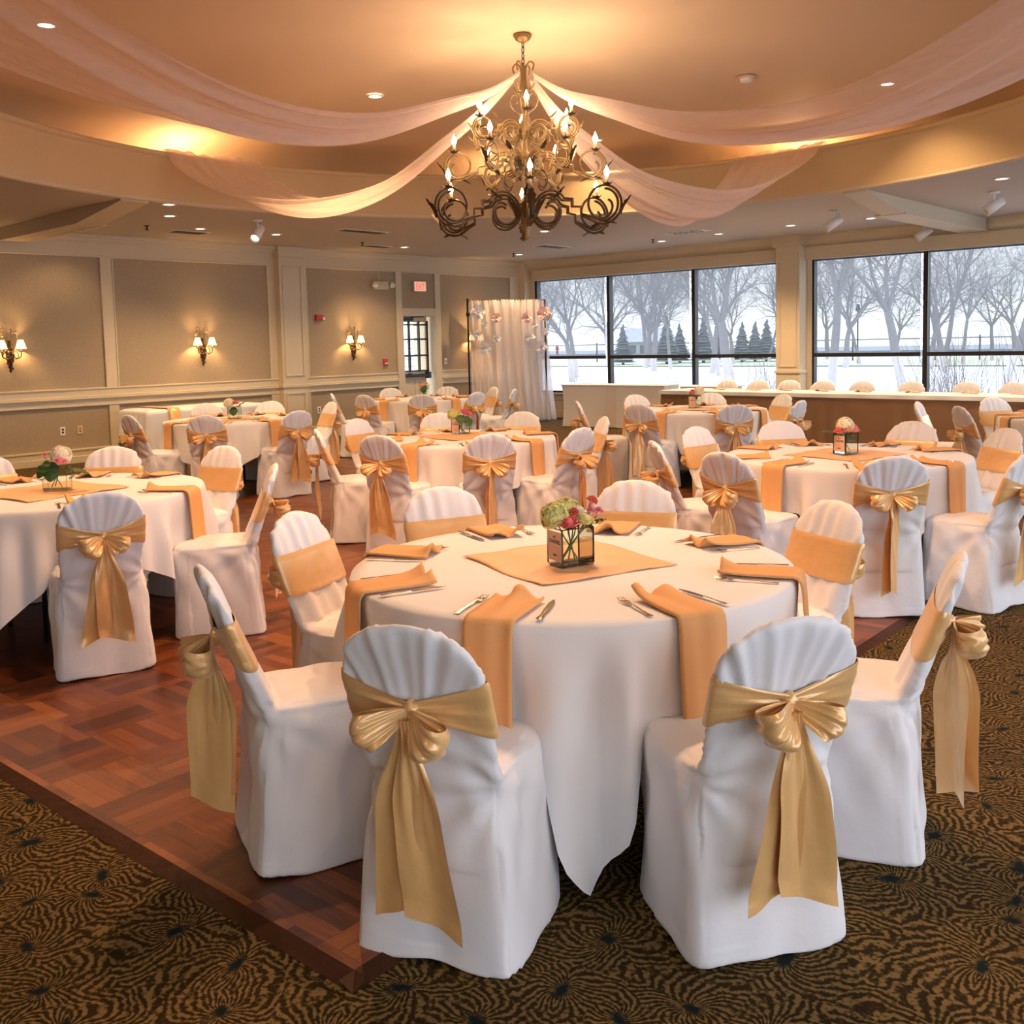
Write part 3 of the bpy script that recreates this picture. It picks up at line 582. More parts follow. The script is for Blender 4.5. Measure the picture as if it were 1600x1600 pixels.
# ================================================================ chairs
def slab(z):   # half width, thickness, centre y of the covered back at height z
    w = lerp(.180, .184, sst(.45, .68, z))
    if z > .735: w *= sqrt(max(1e-4, 1 - ((z - .735) / .147) ** 2.35))
    t = lerp(.078, .046, sst(.42, .75, z))
    if z > .80: t *= sqrt(max(.02, 1 - ((z - .80) / .084) ** 2.6))
    yc = -.172 - max(0, z - .43) * .37 + .02 * sst(.3, .5, z) - .02
    return w, t, yc
def S_(z, a, off=0):
    w, t, yc = slab(z); c, s_ = cos(a), sin(a)
    x = (w + off) * math.copysign(abs(c) ** (2 / 2.8), c); y = yc + (t / 2 + off) * math.copysign(abs(s_) ** (2 / 2.8), s_)
    return Vector((x, y, z))
def cover_mesh(seed):
    rng = random.Random(seed); q = MB(); n = 72
    rings = []
    for i in range(15):
        z = .475 * i / 14; f = 1 - z / .475
        hw = .193 + .030 * f + .005 * sin(z * 9 + seed); yb = -.205 - .045 * f ** 1.3; yf = .212 + .006 * f
        if z > .45: hw -= .012; yf -= .012; yb += .005
        ring = []
        for k in range(n):
            a = 2 * pi * k / n; c, s_ = cos(a), sin(a); ex = 5.2 if s_ > 0 else 9
            ring.append((hw * math.copysign(abs(c) ** (2 / ex), c), (yb + yf) / 2 + (yf - yb) / 2 * math.copysign(abs(s_) ** (2 / ex), s_), z + .001))
            X_, Y_, Z_ = ring[-1]; ring[-1] = (X_ * (1 - .10 * max(0, Y_ / .22)), Y_, Z_)
        rings.append(ring)
    for s2, dz in ((.85, .012), (.5, .02), (.02, .023)):
        rings.append([(x * s2, (y - .01) * s2 + .01, .476 + dz) for x, y, z in rings[14]])
    vs = [v for r in rings for v in r]; m = len(rings)
    q.add(vs, [(i * n + k, i * n + (k + 1) % n, (i + 1) * n + (k + 1) % n, (i + 1) * n + k) for i in range(m - 1) for k in range(n)] + [tuple(range(n))[::-1], tuple((m - 1) * n + k for k in range(n))])
    zz = [.25 + .48 * i / 16 for i in range(17)] + [.745, .76, .775, .79, .805, .82, .835, .85, .86, .868, .874, .878, .881]
    vs = [S_(z, 2 * pi * k / n) for z in zz for k in range(n)]; m = len(zz)
    q.add(vs, [(i * n + k, i * n + (k + 1) % n, (i + 1) * n + (k + 1) % n, (i + 1) * n + k) for i in range(m - 1) for k in range(n)] + [tuple(range(n))[::-1], tuple((m - 1) * n + k for k in range(n))])
    me = q.mesh('tmp', COVER); o = bpy.data.objects.new('tmp', me); COL.objects.link(o)
    r = o.modifiers.new('r', 'REMESH'); r.mode = 'VOXEL'; r.voxel_size = .008
    s_ = o.modifiers.new('s', 'SMOOTH'); s_.factor = .5; s_.iterations = 3
    dg = bpy.context.evaluated_depsgraph_get(); dg.update()
    me2 = bpy.data.meshes.new_from_object(o.evaluated_get(dg)); bpy.data.objects.remove(o)
    me2.name = 'chair_cover'; me2.materials.clear(); me2.materials.append(COVER)
    P = [rng.random() * 6 for _ in range(8)]; co = []
    for v in me2.vertices:
        p, nn = v.co, v.normal; d = 0
        if nn.y > .2 and p.z > .70:
            d += sst(.73, .76, p.z) * (1 - sst(.85, .88, p.z)) * (.0035 * sin(p.x * 62 + P[0] + 2 * sin(p.x * 13)) + .0025 * sin(p.x * 105 + P[1]))
        if nn.y < .2 and p.z > .66:           # pleats gathered by the sash, fanning to the arch
            th = atan2(p.z - .44, p.x + .02); k = sst(.67, .71, p.z) * (1 - sst(.85, .885, p.z)); am = .35 + .9 * abs(noise.noise(Vector((th * 4, seed * 2.2, 1))))
            d += k * am * (.0075 * sin(th * 31 + P[0] + 2 * sin(th * 6)) + .0045 * sin(th * 53 + P[1])) * (1 if nn.y < -.3 else .6)
            d += .007 * noise.noise(Vector((p.x * 9 + seed, p.z * 6, 5))) * k
        if nn.y < -.1 and p.z < .68:
            k = sst(.30, .45, p.z) * (1 - sst(.62, .70, p.z)); ax = abs(p.x)
            d += k * .006 * sin(46 * (ax * 1.1 + p.z * .55) + P[2]) * sst(.03, .16, ax)
            d += .006 * noise.noise(Vector((p.x * 7 + seed, P[3], p.z * 3))) 
            for sx_ in (-1, 1):      # creases running out of the seat corners
                dx_, dz_ = (sx_ * .20 - p.x) * sx_, p.z - .45; rr = hypot(dx_, dz_); an = atan2(dz_, dx_)
                d += .0042 * sin(an * 9 + P[2] + sx_ + rr * 12) * sst(.02, .09, rr) * (1 - sst(.12, .34, rr))
            d += .012 * exp(-((p.x - .02 + .1 * noise.noise(Vector((0, seed, p.z * 3)))) / .05) ** 2) * (1 - sst(.3, .5, p.z)) * -.6
        if abs(nn.x) > .5 and p.z < .47:
            rr = hypot(p.y + .21, p.z - .46); an = atan2(p.z - .46, p.y + .21); d += .0045 * sin(an * 10 + P[4] + rr * 9) * sst(.05, .16, rr) * (1 - sst(.25, .5, rr)) + .016 * noise.noise(Vector((p.y * 6 + P[4], p.z * 3 + p.y * 4, seed))) + .005 * sin(p.y * 40 - p.z * 22 + P[5]) * sst(.05, .4, p.z) * (1 - sst(.42, .47, p.z))
        if nn.y > .2 and p.z < .45:
            d += .010 * noise.noise(Vector((p.x * 8 + P[6], seed, p.z * 3)))
        if nn.y > .2 and .5 < p.z < .66:
            d += .005 * sin(p.x * 42 + P[6]) * (1 - sst(.55, .66, p.z)) + .003 * sin(p.x * 75)
        if nn.z > .6 and p.z > .45 and p.z < .52:
            d += .004 * noise.noise(Vector((p.x * 10, p.y * 10, seed)))
        if abs(nn.x) > .3 and p.z > .47:
            d += .005 * noise.noise(Vector((p.y * 14, p.z * 22, P[7])))
        co.append(p + nn * d)
    for v, c in zip(me2.vertices, co):
        v.co = c
        if c.z < .05: v.co.z = max(.002, c.z + .006 * sin(c.x * 17 + c.y * 13 + P[1]))
    me2.polygons.foreach_set('use_smooth', [True] * len(me2.polygons)); me2.update()
    return me2
KZ = .668
def sash_mesh(seed):
    rng = random.Random(seed); P = [rng.random() * 6 for _ in range(6)]
    q = MB()
    def B(u, v):
        a = 2 * pi * u + pi / 2; w, t, yc = slab(.7); c, s_ = cos(a), sin(a); rear = s_ < 0
        g = (1 - abs(c) ** (2 / 2.8)) if rear else 0
        lo = lerp(.600 + .01 * sin(P[0]), KZ - .024, g ** .75); hi = lerp(.748, KZ + .020, g ** .8)
        z = lerp(lo, hi, v)
        off = .009 + (.0035 * sin(v * 15 + P[1] + c * 3) + .0022 * sin(v * 31 + P[2])) * (.3 + g) * (1 if rear else .15) + .010 * g ** 3
        if v in (0, 1): off -= .003
        return S_(z, a, off)
    q.grid(B, 120, 17, True); me = q.mesh('sash_band', SATIN)
    K = Vector((0, slab(KZ)[2] - slab(KZ)[1] / 2 - .018, KZ))
    kn = MB(); 
    def kp(u, v):
        a = 2 * pi * u; b = pi * (v * .98 + .01); r = 1 + .10 * sin(5 * a + P[3]) + .06 * sin(9 * b)
        return (K.x + .020 * cos(a) * sin(b) * r, K.y + .017 * cos(b) * -1, K.z + .026 * sin(a) * sin(b) * r)
    kn.grid(kp, 20, 12, True); kme = kn.mesh('knot', SATIN)
    loops = []
    for sd in (-1, 1):
        q = MB(); L = .125 + rng.random() * .03; dr_ = radians(-20 - rng.random() * 26); D = Vector((sd * cos(dr_), -.45, sin(dr_))).normalized(); Wd = Vector((sd * .35, .05, .93)); Wd = (Wd - D * Wd.dot(D)).normalized(); Yo = D.cross(Wd) * (1 if D.cross(Wd).y < 0 else -1)
        p0 = P[4] + sd
        def Lp(u, v):
            t = (v - .5); wid = lerp(.018, .102 + .012 * sin(p0), sin(pi * u) ** .55)
            out = L * sin(pi * u) ** .75 ; out *= (1 - .18 * (2 * t) ** 2)
            yo = .034 * sin(2 * pi * u) + .010 * sin(pi * u) + .006 * sin(t * 16 + p0) * sin(pi * u) + .004 * sin(t * 29 + u * 9)
            return K + D * (out + .004) + Wd * (t * wid + .008 * sin(pi * u)) + Yo * (yo + .010)
        q.grid(Lp, 30, 17); loops.append(q.mesh('bow_loop', SATIN))
    tails = []
    for sd in (-1, 1):
        q = MB(); L = .455 + rng.random() * .05; dx = sd * .018 + (rng.random() - .5) * .05; wb = .125 + rng.random() * .02; tw = .5 + rng.random() * .8; p0 = rng.random() * 6
        def T(u, v):
            t = v - .5; wid = lerp(.030, wb, sst(0, .45, u)) * (1 - .10 * sin(u * 3 + p0)); z = K.z - .012 - L * u - .05 * t * sd * u
            th = tw * sin(u * pi * 1.1) * .5 * sd
            w_, t_, yc = slab(max(z, .43)); yb = yc - t_ / 2 if z > .43 else -.212 - .045 * (1 - z / .475) ** 1.3
            y = min(K.y + .004, yb - .012) ; y = lerp(y, K.y - .012, (1 - sst(.0, .6, u)) * 1.0) - (.012 if sd > 0 else .003)
            fold = .008 * sin(t * 6 + p0 + u * 3) * sst(.05, .5, u) + .007 * sin(t * 19 + p0 - u * 4) * (1 - u) ** 1.5
            if seed in (12, 17):   # sash ends that hang turned sideways
                ta = radians(62 if sd > 0 else 40) * sst(.02, .25, u)
                return Vector((K.x + dx * u * .6 + t * wid * cos(ta) + fold * sin(ta), K.y - .012 + t * wid * sin(ta) * 1.0 - fold * cos(ta) - (.02 if sd > 0 else .0) * u, z))
            return Vector((K.x + dx * u * 1.4 + t * wid * cos(th), y - abs(t * wid * sin(th)) * .6 - .012 - fold, z))
        q.grid(T, 36, 15); tails.append(q.mesh('sash_tail', SATIN))
    return me, kme, loops, tails
protos = []
for sd in range(4):
    cov = cover_mesh(sd * 3 + 1); band, kme, loops, tails = sash_mesh(sd * 5 + 2)
    r = empty('banquet_chair', (0, 0, 0)); mobj('chair_cover', cov, r)
    b = mobj('sash', band, r); b['label'] = 'gold satin sash tied in a bow'
    mobj('knot', kme, b)
    for m in loops: mobj('bow_loop', m, b)
    for m in tails: mobj('sash_tail', m, b)
    protos.append(r)
used = set(); cnt = [0]
def chair(x, y, fx, fy, label, group, var=None, jit=0):
    """x, y: floor point under the seat centre; facing (fx, fy)"""
    i = cnt[0] % 4 if var is None else var; cnt[0] += 1
    r = protos[i] if i not in used else copy_tree(protos[i]); used.add(i)
    r.location = (x, y, .013 if (-10.5 < x < -2.0 and 1.3 < y < 8.6) else .001); r.rotation_euler = (0, 0, atan2(fy - y, fx - x) - pi / 2 + radians(jit)); r.scale = (1, 1, 1.0)
    return tag(r, label, 'chair', group)

# ================================================================ tables
TZ = .765
def tablecloth(c, R, a, rot, seats, seed, label, group, zoff=0, nm='tablecloth'):
    rng = random.Random(seed); ph = [rng.random() * 6 for _ in range(6)]
    N_, q = 240, MB()
    def drop(th):
        r = th - rot; rho = a / max(abs(cos(r)), abs(sin(r))); l = rho - R
        return l
    def near(th):
        return max([exp(-(((th - s_ + pi) % (2 * pi) - pi) / radians(14.5)) ** 8) for s_ in seats] + [0])
    def P(u, v):
        th = 2 * pi * u
        if v < .25:
            k = v / .25; return (R * k * cos(th), R * k * sin(th), TZ + .003 * noise.noise(Vector((R * k * cos(th) * 5, R * k * sin(th) * 5, seed))) * (1 - k ** 8))
        k = (v - .25) / .75; l = drop(th); nr = near(th); l = lerp(l, min(l, .272), nr); l = min(l, TZ - .02)
        s_ = k * l; corner = exp(-(((th - rot - pi / 4 + pi / 4) % (pi / 2) - pi / 4) / .30) ** 2)
        f = sst(0, .25, s_)
        w = (.020 * sin(13 * th + ph[0] + .6 * sin(3 * th)) + .015 * sin(23 * th + ph[1]) + .008 * sin(37 * th + ph[2])) * f * (1 + 1.6 * s_) * (1 - .5 * nr)
        r_ = R + .012 * (1 - exp(-s_ / .012)) + .035 * s_ + w + corner * (.012 * sin((th - rot) * 26) * f * s_ + .05 * s_) - .035 * nr * f
        z = TZ - (s_ if s_ > .012 else s_ * s_ / .012)
        return (r_ * cos(th), r_ * sin(th), z + zoff)
    vv = [i / 47 for i in range(48)]
    q.grid(P, N_, 48, True); o = q.build('tablecloth', CLOTH, loc=(*c, 0)); tag(o, label, 'tablecloth', group); return o
def round_table(c, R, label):
    t = empty('round_table', (*c, .012 if c[0] < -2 and 1.3 < c[1] < 8.6 and c[0] > -10.4 else 0), 0, label, 'table', 'round banquet tables under the cloths')
    q = MB(); q.lathe([(.01, .728), (R - .02, .728), (R - .008, .735), (R - .008, .745), (R - .02, .750), (.01, .750)], n=64); q.build('tabletop', mat('plywood', (.3, .2, .1), .6), t)
    for k in range(4):
        a = pi / 4 + k * pi / 2; q = MB(); q.tube([(R * .42 * cos(a), R * .42 * sin(a), .728), (R * .46 * cos(a), R * .46 * sin(a), 0)], .014, 8); q.build('leg', BLACK, t)
def overlay(c, h, rot, label):
    q = MB(); seed = c[0] * 3
    def P(u, v):
        x, y = (u - .5) * 2 * h, (v - .5) * 2 * h
        return (x + .006 * sin(v * 7 + seed) * (2 * abs(u - .5)), y + .006 * sin(u * 8 + seed), .0035 + .0022 * sin(x * 14 + y * 9 + seed) + .0016 * sin(y * 31 - x * 8))
    q.grid(P, 30, 30); o = q.build('table_overlay', OVER, loc=(*c, TZ + .002), thick=.001); o.rotation_euler.z = rot
    tag(o, label, 'overlay cloth', 'square gold overlays')
def fork_mesh():
    q = MB(); q.grid(lambda u, v: (lerp(-.5, .5, v) * (.017 - .010 * sst(.0, .35, u) + .003 * sin(u * pi) + .002 * sin(u * 25) * (u < .5)), -.10 + .13 * u, .003 + .004 * u), 14, 3)
    q.grid(lambda u, v: (lerp(-.5, .5, v) * (.008 + .016 * sst(0, .5, u)), .03 + .03 * u, .007 - .003 * sin(u * 3)), 6, 3)
    for i in range(4):
        x = (i - 1.5) * .0064; q.tube([(x, .058, .006), (x, .08, .004), (x, .10, .008)], [.0018, .0017, .001], 4)
    return q
def knife_mesh():
    q = MB(); q.grid(lambda u, v: (lerp(-.5, .5, v) * (.018 - .006 * u + .003 * sin(u * 9)), -.11 + .10 * u, .0055 + .002 * cos((v - .5) * 3)), 10, 4)
    q.grid(lambda u, v: (lerp(-.5, .5, v) * .019 * (1 - .75 * max(0, u - .7) / .3) - .003 * u, -.01 + .12 * u, .005 - .001 * u), 8, 3)
    return q
FM = fork_mesh().mesh('fork', SILV); KM = knife_mesh().mesh('knife', SILV)
SPM = None
def napkin_mesh(seed, drop=.31):
    rng = random.Random(seed); p0 = rng.random() * 6; q = MB(); L1 = .24; L = L1 + drop + .0
    hw = .073
    def P(u, v):
        s_ = u * L; t = (v - .5) * 2
        curl = .020 * sin(t * 4.2 + p0) * exp(-s_ / .05) + .016 * exp(-s_ / .03)
        wav = .003 * sin(t * 6 + p0)
        if s_ < L1: x, z = L1 - s_, .010 + curl * (1 if t * sin(p0) > -.2 else .5) + wav * .5
        else: x, z = -.018 * (1 - exp(-(s_ - L1) / .01)) - (s_ - L1) * .05, .010 - (s_ - L1)
        if s_ >= L1: x -= wav + .004 * sin(t * 3 + p0 + s_ * 6)
        return (t * hw * (1 + .04 * sin(s_ * 9 + p0)), x, z)
    q.grid(P, 44, 13); return q.mesh('napkin', NAPK)
NAPS = [napkin_mesh(i) for i in range(4)]
# second fabric layer gives the folded napkin its body
def setting(c, R, a, tname, sname, i, far=False):
    """napkin hanging over the rim with a fork on its left and a knife on its right"""
    rim = Vector((c[0] + R * cos(a), c[1] + R * sin(a), TZ)); rz = a + pi / 2
    o = mobj('napkin', NAPS[i % 4], None, (rim.x + .012 * cos(a), rim.y + .012 * sin(a), TZ + .001), rz)
    md = o.modifiers.new('solid', 'SOLIDIFY'); md.thickness = .007; md.offset = 0
    tag(o, 'gold napkin on the %s, at its %s chair' % (tname, sname), 'napkin', 'napkins on the ' + tname)
    for nm, me, sx_ in (('fork', FM, -1), ('knife', KM, 1)):
        d = Vector((-sin(a), cos(a), 0)) * (sx_ * .115) - Vector((cos(a), sin(a), 0)) * .135
        o = mobj(nm, me, None, (rim.x + d.x, rim.y + d.y, TZ + .002), rz + sx_ * .08 + .05 * sin(i * 3.1))
        tag(o, 'steel %s on the %s, at its %s chair' % (nm, tname, sname), nm, nm + 's on the ' + tname)

def flower_ball(r, n, m, seed, pet=.010):
    """hydrangea: many four-petalled florets over a dome"""
    rng = random.Random(seed); q = MB()
    q.ball((0, 0, 0), r * .86, 12, 8)
    for i in range(n):
        z = 1 - 1.55 * (i + .5) / n; t = i * 2.39996; rr = sqrt(max(0, 1 - z * z)); d = Vector((rr * cos(t), rr * sin(t), z))
        u = d.orthogonal().normalized(); v = d.cross(u); c = d * r * (.88 + .26 * rng.random()); k = rng.random() * 6
        for j in range(4):
            a = k + j * pi / 2; e = (u * cos(a) + v * sin(a)); f = d.cross(e)
            q.add([c, c + e * pet * .6 + f * pet * .5 + d * .002, c + e * pet * 1.2 + d * (.003 * rng.random()), c + e * pet * .6 - f * pet * .5 + d * .002], [(0, 1, 2, 3)])
    return q.mesh('bloom', m, False)
def rose_mesh(r, m, seed):
    rng = random.Random(seed); q = MB(); q.ball((0, 0, -.1 * r), (r * .45, r * .45, r * .6), 10, 6)
    for layer, (n, rad, h, tilt) in enumerate([(3, .28, .62, .1), (4, .45, .60, .25), (5, .66, .52, .5), (6, .88, .36, .85), (6, 1.0, .15, 1.15)]):
        for k in range(n):
            a = 2 * pi * k / n + layer * .7 + rng.random() * .2; w = 2.6 / n
            def P(u, v):
                th = a + (v - .5) * 2 * w; rr = r * rad * (.35 + .65 * u ** .6 + .16 * tilt * sst(.7, 1, u)); z = r * (-.55 + (h + .55) * u * (1 - .12 * (2 * v - 1) ** 2)) - .12 * r * tilt * sst(.75, 1, u)
                return (rr * cos(th), rr * sin(th), z)
            q.grid(P, 6, 6)
    return q.mesh('bloom', m, True)
def carn_mesh(r, m, seed):
    rng = random.Random(seed); q = MB(); q.lathe([(r * .25, -r * 1.0), (r * .33, -r * .3), (r * .2, 0)], n=8)
    for k in range(26):
        a = rng.random() * 6.28; el = rng.random() ** .6 * 1.45; d = Vector((cos(a) * sin(el), sin(a) * sin(el), cos(el)))
        u = d.orthogonal().normalized(); v = d.cross(u); w = r * .42
        q.grid(lambda s_, t: d * (r * (.15 + .8 * s_)) + u * ((t - .5) * 2 * w * s_) + v * (.12 * r * sin(t * 12 + k) * s_), 3, 7)
    return q.mesh('bloom', m, True)
HG = flower_ball(.045, 280, HYG, 1, .0095); HW = flower_ball(.050, 280, HYW, 2, .0105)
RP = rose_mesh(.034, PINK, 3); RW = rose_mesh(.028, PETALW, 4); RY = rose_mesh(.030, PETALY, 5); RL = rose_mesh(.034, LPINK, 6); RPE = rose_mesh(.034, PEACH, 9)
CC_ = carn_mesh(.022, CORAL, 7); CP = carn_mesh(.018, LPINK, 8)
def leaf_mesh(L, w):
    q = MB(); q.grid(lambda u, v: ((v - .5) * 2 * w * sin(pi * min(1, u * .95 + .05)) ** .8, L * u, -.25 * L * u * u - abs(v - .5) * .25 * w + .004 * sin(u * 20)), 12, 7); return q.mesh('leaf_blade', LEAF)
LFS = leaf_mesh(.06, .018); LFB = leaf_mesh(.115, .045)
def centrepiece(c, rot, where, flowers, leaves, writing=True, frot=radians(42)):
    """square glass vase with a printed panel; every bloom is a thing of its own"""
    v = empty('glass_vase', (*c, TZ + .008), rot, 'square clear glass vase with a pale printed panel, ' + where, 'vase', 'centrepiece vases')
    wx, wy, h = .062, .045, .128; q = MB(); t = .004
    Pq = [(-wx, -wy), (wx, -wy), (wx, wy), (-wx, wy)]
    q.add([(x, y, z) for z in (.0, .010, h) for x, y in Pq], [(4 + i, 4 + (i + 1) % 4, 8 + (i + 1) % 4, 8 + i) for i in range(4)] + [(i, (i + 1) % 4, 4 + (i + 1) % 4, 4 + i) for i in range(4)] )
    for i in range(4):
        (xa, ya), (xb, yb) = Pq[i], Pq[(i + 1) % 4]; q.add([(xa, ya, h), (xb, yb, h), (xb * .93, yb * .92, h + .0005), (xa * .93, ya * .92, h + .0005)], [(0, 1, 2, 3)])
    q.build('glass_body', GLASS, v, smooth=False)
    q = MB(); q.box((-wx, -wy, 0), (wx, wy, .007)); q.build('glass_base', GEDGE, v, smooth=False)
    q = MB()
    for x, y in Pq: q.box((x - .0022, y - .0022, .007), (x + .0022, y + .0022, h))
    for i in range(4):
        (xa, ya), (xb, yb) = Pq[i], Pq[(i + 1) % 4]; q.tube([(xa, ya, h), (xb, yb, h)], .0022, 5)
    q.build('glass_rim', GEDGE, v, smooth=False)
    q = MB(); q.add([(-wx + .003, -wy + .003, .078), (wx - .003, -wy + .003, .078), (wx - .003, wy - .003, .078), (-wx + .003, wy - .003, .078)], [(0, 1, 2, 3)]); q.build('water', WATER, v, smooth=False)
    q = MB(); q.box((-wx - .0012, -wy + .004, .020), (-wx - .0002, wy - .004, .118)); pn = q.build('printed_panel', TAGM, v, smooth=False, label='pale peach printed panel with black lettering')
    if writing:
        for s_, z, sz in (('N\u00b05', .096, .011), ('CHANEL', .078, .0195), ('PARIS', .036, .009)):
            text(s_, sz, pn, INK, (-wx - .0018, 0, z), (radians(90), 0, radians(-90)))
    M_ = Matrix.Translation((*c, TZ + .008)) @ Matrix.Rotation(frot, 4, 'Z'); rng = random.Random(int(c[0] * 100))
    for nm, me, (x, y, z), lab in flowers:
        p = M_ @ Vector((x, y, z)); f = empty(nm, p, rng.random() * 6, lab + ', in the vase ' + where, 'flower', 'flowers ' + where)
        tilt = Vector((x * 5, y * 5, 1)).normalized(); f.rotation_euler = (Matrix.Rotation(frot, 3, 'Z') @ tilt).to_track_quat('Z', 'Y').to_euler()
        bl = mobj('bloom', me, f)
        q = MB(); f_inv = (Matrix.Translation(p) @ f.rotation_euler.to_matrix().to_4x4()).inverted()
        e = Vector((-x * .75 + (rng.random() - .5) * .03, -y * .6 + (rng.random() - .5) * .02, .016)); e.x = max(-.034, min(.034, e.x)); e.y = max(-.026, min(.026, e.y))
        m1 = Vector((max(-.03, min(.03, x * .5)), max(-.026, min(.026, y * .5)), .10))
        q.tube([f_inv @ (M_ @ w_) for w_ in (e, (e + m1) / 2, m1, Vector((x, y, z - .008)))], .0026, 5); q.build('stem', STEM, f)
    lw = {1: ['']}.get(len(leaves), ['leftmost ', 'second ', 'third ', 'rightmost '][:len(leaves)])
    for li, (big, (x, y, z), az, el) in enumerate(sorted(leaves, key=lambda l: l[1][0])):
        p = M_ @ Vector((x, y, z)); f = mobj('leaf', LFB if big else LFS, None, p); f.rotation_euler = (radians(el), 0, frot + radians(az)); tag(f, lw[li] + 'dark green leaf among the flowers ' + where, 'leaf', 'leaves ' + where)

TAB = {
 'front table': ((-2.12, 2.604), -48), 'left table': ((-5.52, 2.36), 35), 'right table': ((-2.67, 6.06), -62), 'middle table': ((-5.72, 5.68), -50),
 'back left table': ((-9.5, 5.95), -48), 'exit door table': ((-10.5, 9.6), -50), 'far centre table': ((-5.75, 9.25), -47), 'right edge table': ((-2.1, 9.85), -50)}
# (angle of the seat round its table, distance of the back top, what it looks like, variant)
SEATS = {
 'front table': [(-70.3, 1.20, 'nearest, lower left, back and bow to the viewer', 0, 2), (-23, 1.21, 'nearest, lower right, back and bow to the viewer', 1, -9), (-113.4, 1.21, 'left side, seen edge-on with bow at left', 2, 0),
   (-160.5, 1.13, 'left, inner sash side seen, behind the edge-on one', 3, 0), (159, 1.15, 'far left side, only top and sash over the table', 0, 0), (114, 1.15, 'far side behind the flowers', 1, 0), (66.5, 1.17, 'far right, inner sash side seen', 2, 0), (18.5, 1.22, 'right side, seen edge-on with bow at right', 3, 0)],
 'left table': [(-14.7, 1.18, 'nearest, back and bow to the viewer', 1, -3), (33.6, 1.21, 'right side, edge-on with small bow', 0, 22), (102, 1.2, 'far right, inner side seen', 2, 0), (141, 1.18, 'far side behind the flowers', 3, 0), (180, 1.17, 'far left at the picture edge', 0, 0)],
 'right table': [(-98, 1.24, 'near left, back turned and bow seen', 2), (-55, 1.17, 'nearest, back and large bow to the viewer', 3), (137, 1.17, 'far left side, top behind the table', 0), (91, 1.17, 'far side behind the vase', 1), (52, 1.15, 'far right, inner sash side seen', 2), (-14, 1.18, 'right edge, side view', 0), (-133, 1.24, 'left side, narrow edge-on with rust bow', 1), (176, 1.17, 'left, white top over gold band', 3)],
 'middle table': [(-77, 1.17, 'near left, back and bow to the viewer', 0), (-35, 1.15, 'near right, back and bow to the viewer', 2), (-119, 1.18, 'left side, edge-on with long tail', 1), (-172, 1.17, 'left, inner side with sash', 3), (146, 1.17, 'far left side, top over the table', 0), (107, 1.17, 'far side right of the vase', 1), (3, 1.2, 'right side, narrow with bow to the viewer', 2), (54, 1.2, 'far right, inner sash side seen', 3)],
 'back left table': [(-92, 1.2, 'left side, edge-on by the wall', 1), (-47, 1.17, 'near side, back and bow to the viewer', 3), (0, 1.17, 'right side, back and bow to the viewer', 0), (126, 1.17, 'far side right of the vase', 2), (165, 1.17, 'far side left of the vase', 1), (80, 1.17, 'far right, inner sash side seen', 2)],
 'exit door table': [(162, 1.17, 'far side left of the flowers', 0), (116, 1.17, 'far side right of the flowers', 1), (-41, 1.17, 'near side, back and bow to the viewer', 2), (-3, 1.17, 'near right, pleated back top', 3), (70, 1.17, 'right side, inner sash seen', 0), (36, 1.35, 'far right, thin and edge-on', 1), (-84, 1.17, 'near left, back turned', 2), (-123, 1.25, 'left side, thin and edge-on', 3)],
 'far centre table': [(-87, 1.17, 'near left, back and bow to the viewer', 3), (-38, 1.17, 'near right, back and bow to the viewer', 0), (159, 1.17, 'far left side, blush top before the white tables', 1), (112, 1.17, 'far side behind the vase', 2), (66, 1.17, 'far right, inner sash side seen', 3), (6, 1.17, 'right side, back turned with bow', 0), (-140, 1.28, 'left side, turned away with rust bow', 1)],
 'right edge table': [(-139, 1.17, 'left, back turned with pleated rust sash', 2), (-167, 1.44, 'left, mostly hidden, white tip showing', 3), (150, 1.17, 'far left side, pleated white top and gold band', 1), (-85, 1.17, 'near side, at the picture edge', 0)]}
desc = {'front table': 'front', 'left table': 'left', 'right table': 'right', 'middle table': 'middle', 'back left table': 'back left', 'exit door table': 'exit door', 'far centre table': 'far centre', 'right edge table': 'right edge'}
tR = .738; i_ = 0
for tn_, (c, rc) in TAB.items():
    seats = SEATS[tn_]; round_table(c, tR - .01, 'round banquet table under the white cloth of the ' + tn_)
    tablecloth(c, tR, 1.055, radians(rc) + pi / 4, [radians(s_[0]) for s_ in seats], hash_ if (hash_ := len(tn_) * 7 + int(abs(c[0]) * 10)) else 0, 'white square tablecloth with hanging corners on the ' + tn_, 'white tablecloths')
    if tn_ in ('left table', 'right table'): tablecloth(c, tR - .065, .95, radians(rc), [radians(s_[0]) for s_ in seats], 5, 'longer white under cloth showing below the cloth of the ' + tn_, 'white under cloths', -.006)
    for (a, r, lab, var, *jt) in seats:
        ar = radians(a); R_ = r - .335
        chair(c[0] + R_ * cos(ar), c[1] + R_ * sin(ar), c[0], c[1], '%s chair, %s' % (tn_, lab), 'chairs round the ' + tn_, var, jit=jt[0] if jt else 4 * sin(a * 1.7))
    base = seats[0][0]; angs_ = [-68, -23, 22, 67, 112, 157, -158, -113] if tn_ == 'front table' else [s_[0] for s_ in seats]
    for k, a in enumerate(angs_):
        nm = min(seats, key=lambda s_: abs((s_[0] - a + 180) % 360 - 180))[2].split(','); nm = nm[0] + nm[1] if nm[0] in ('nearest', 'left') else nm[0]; setting(c, tR, radians(a), tn_, ' '.join(nm.split()[:4]), k + len(tn_))
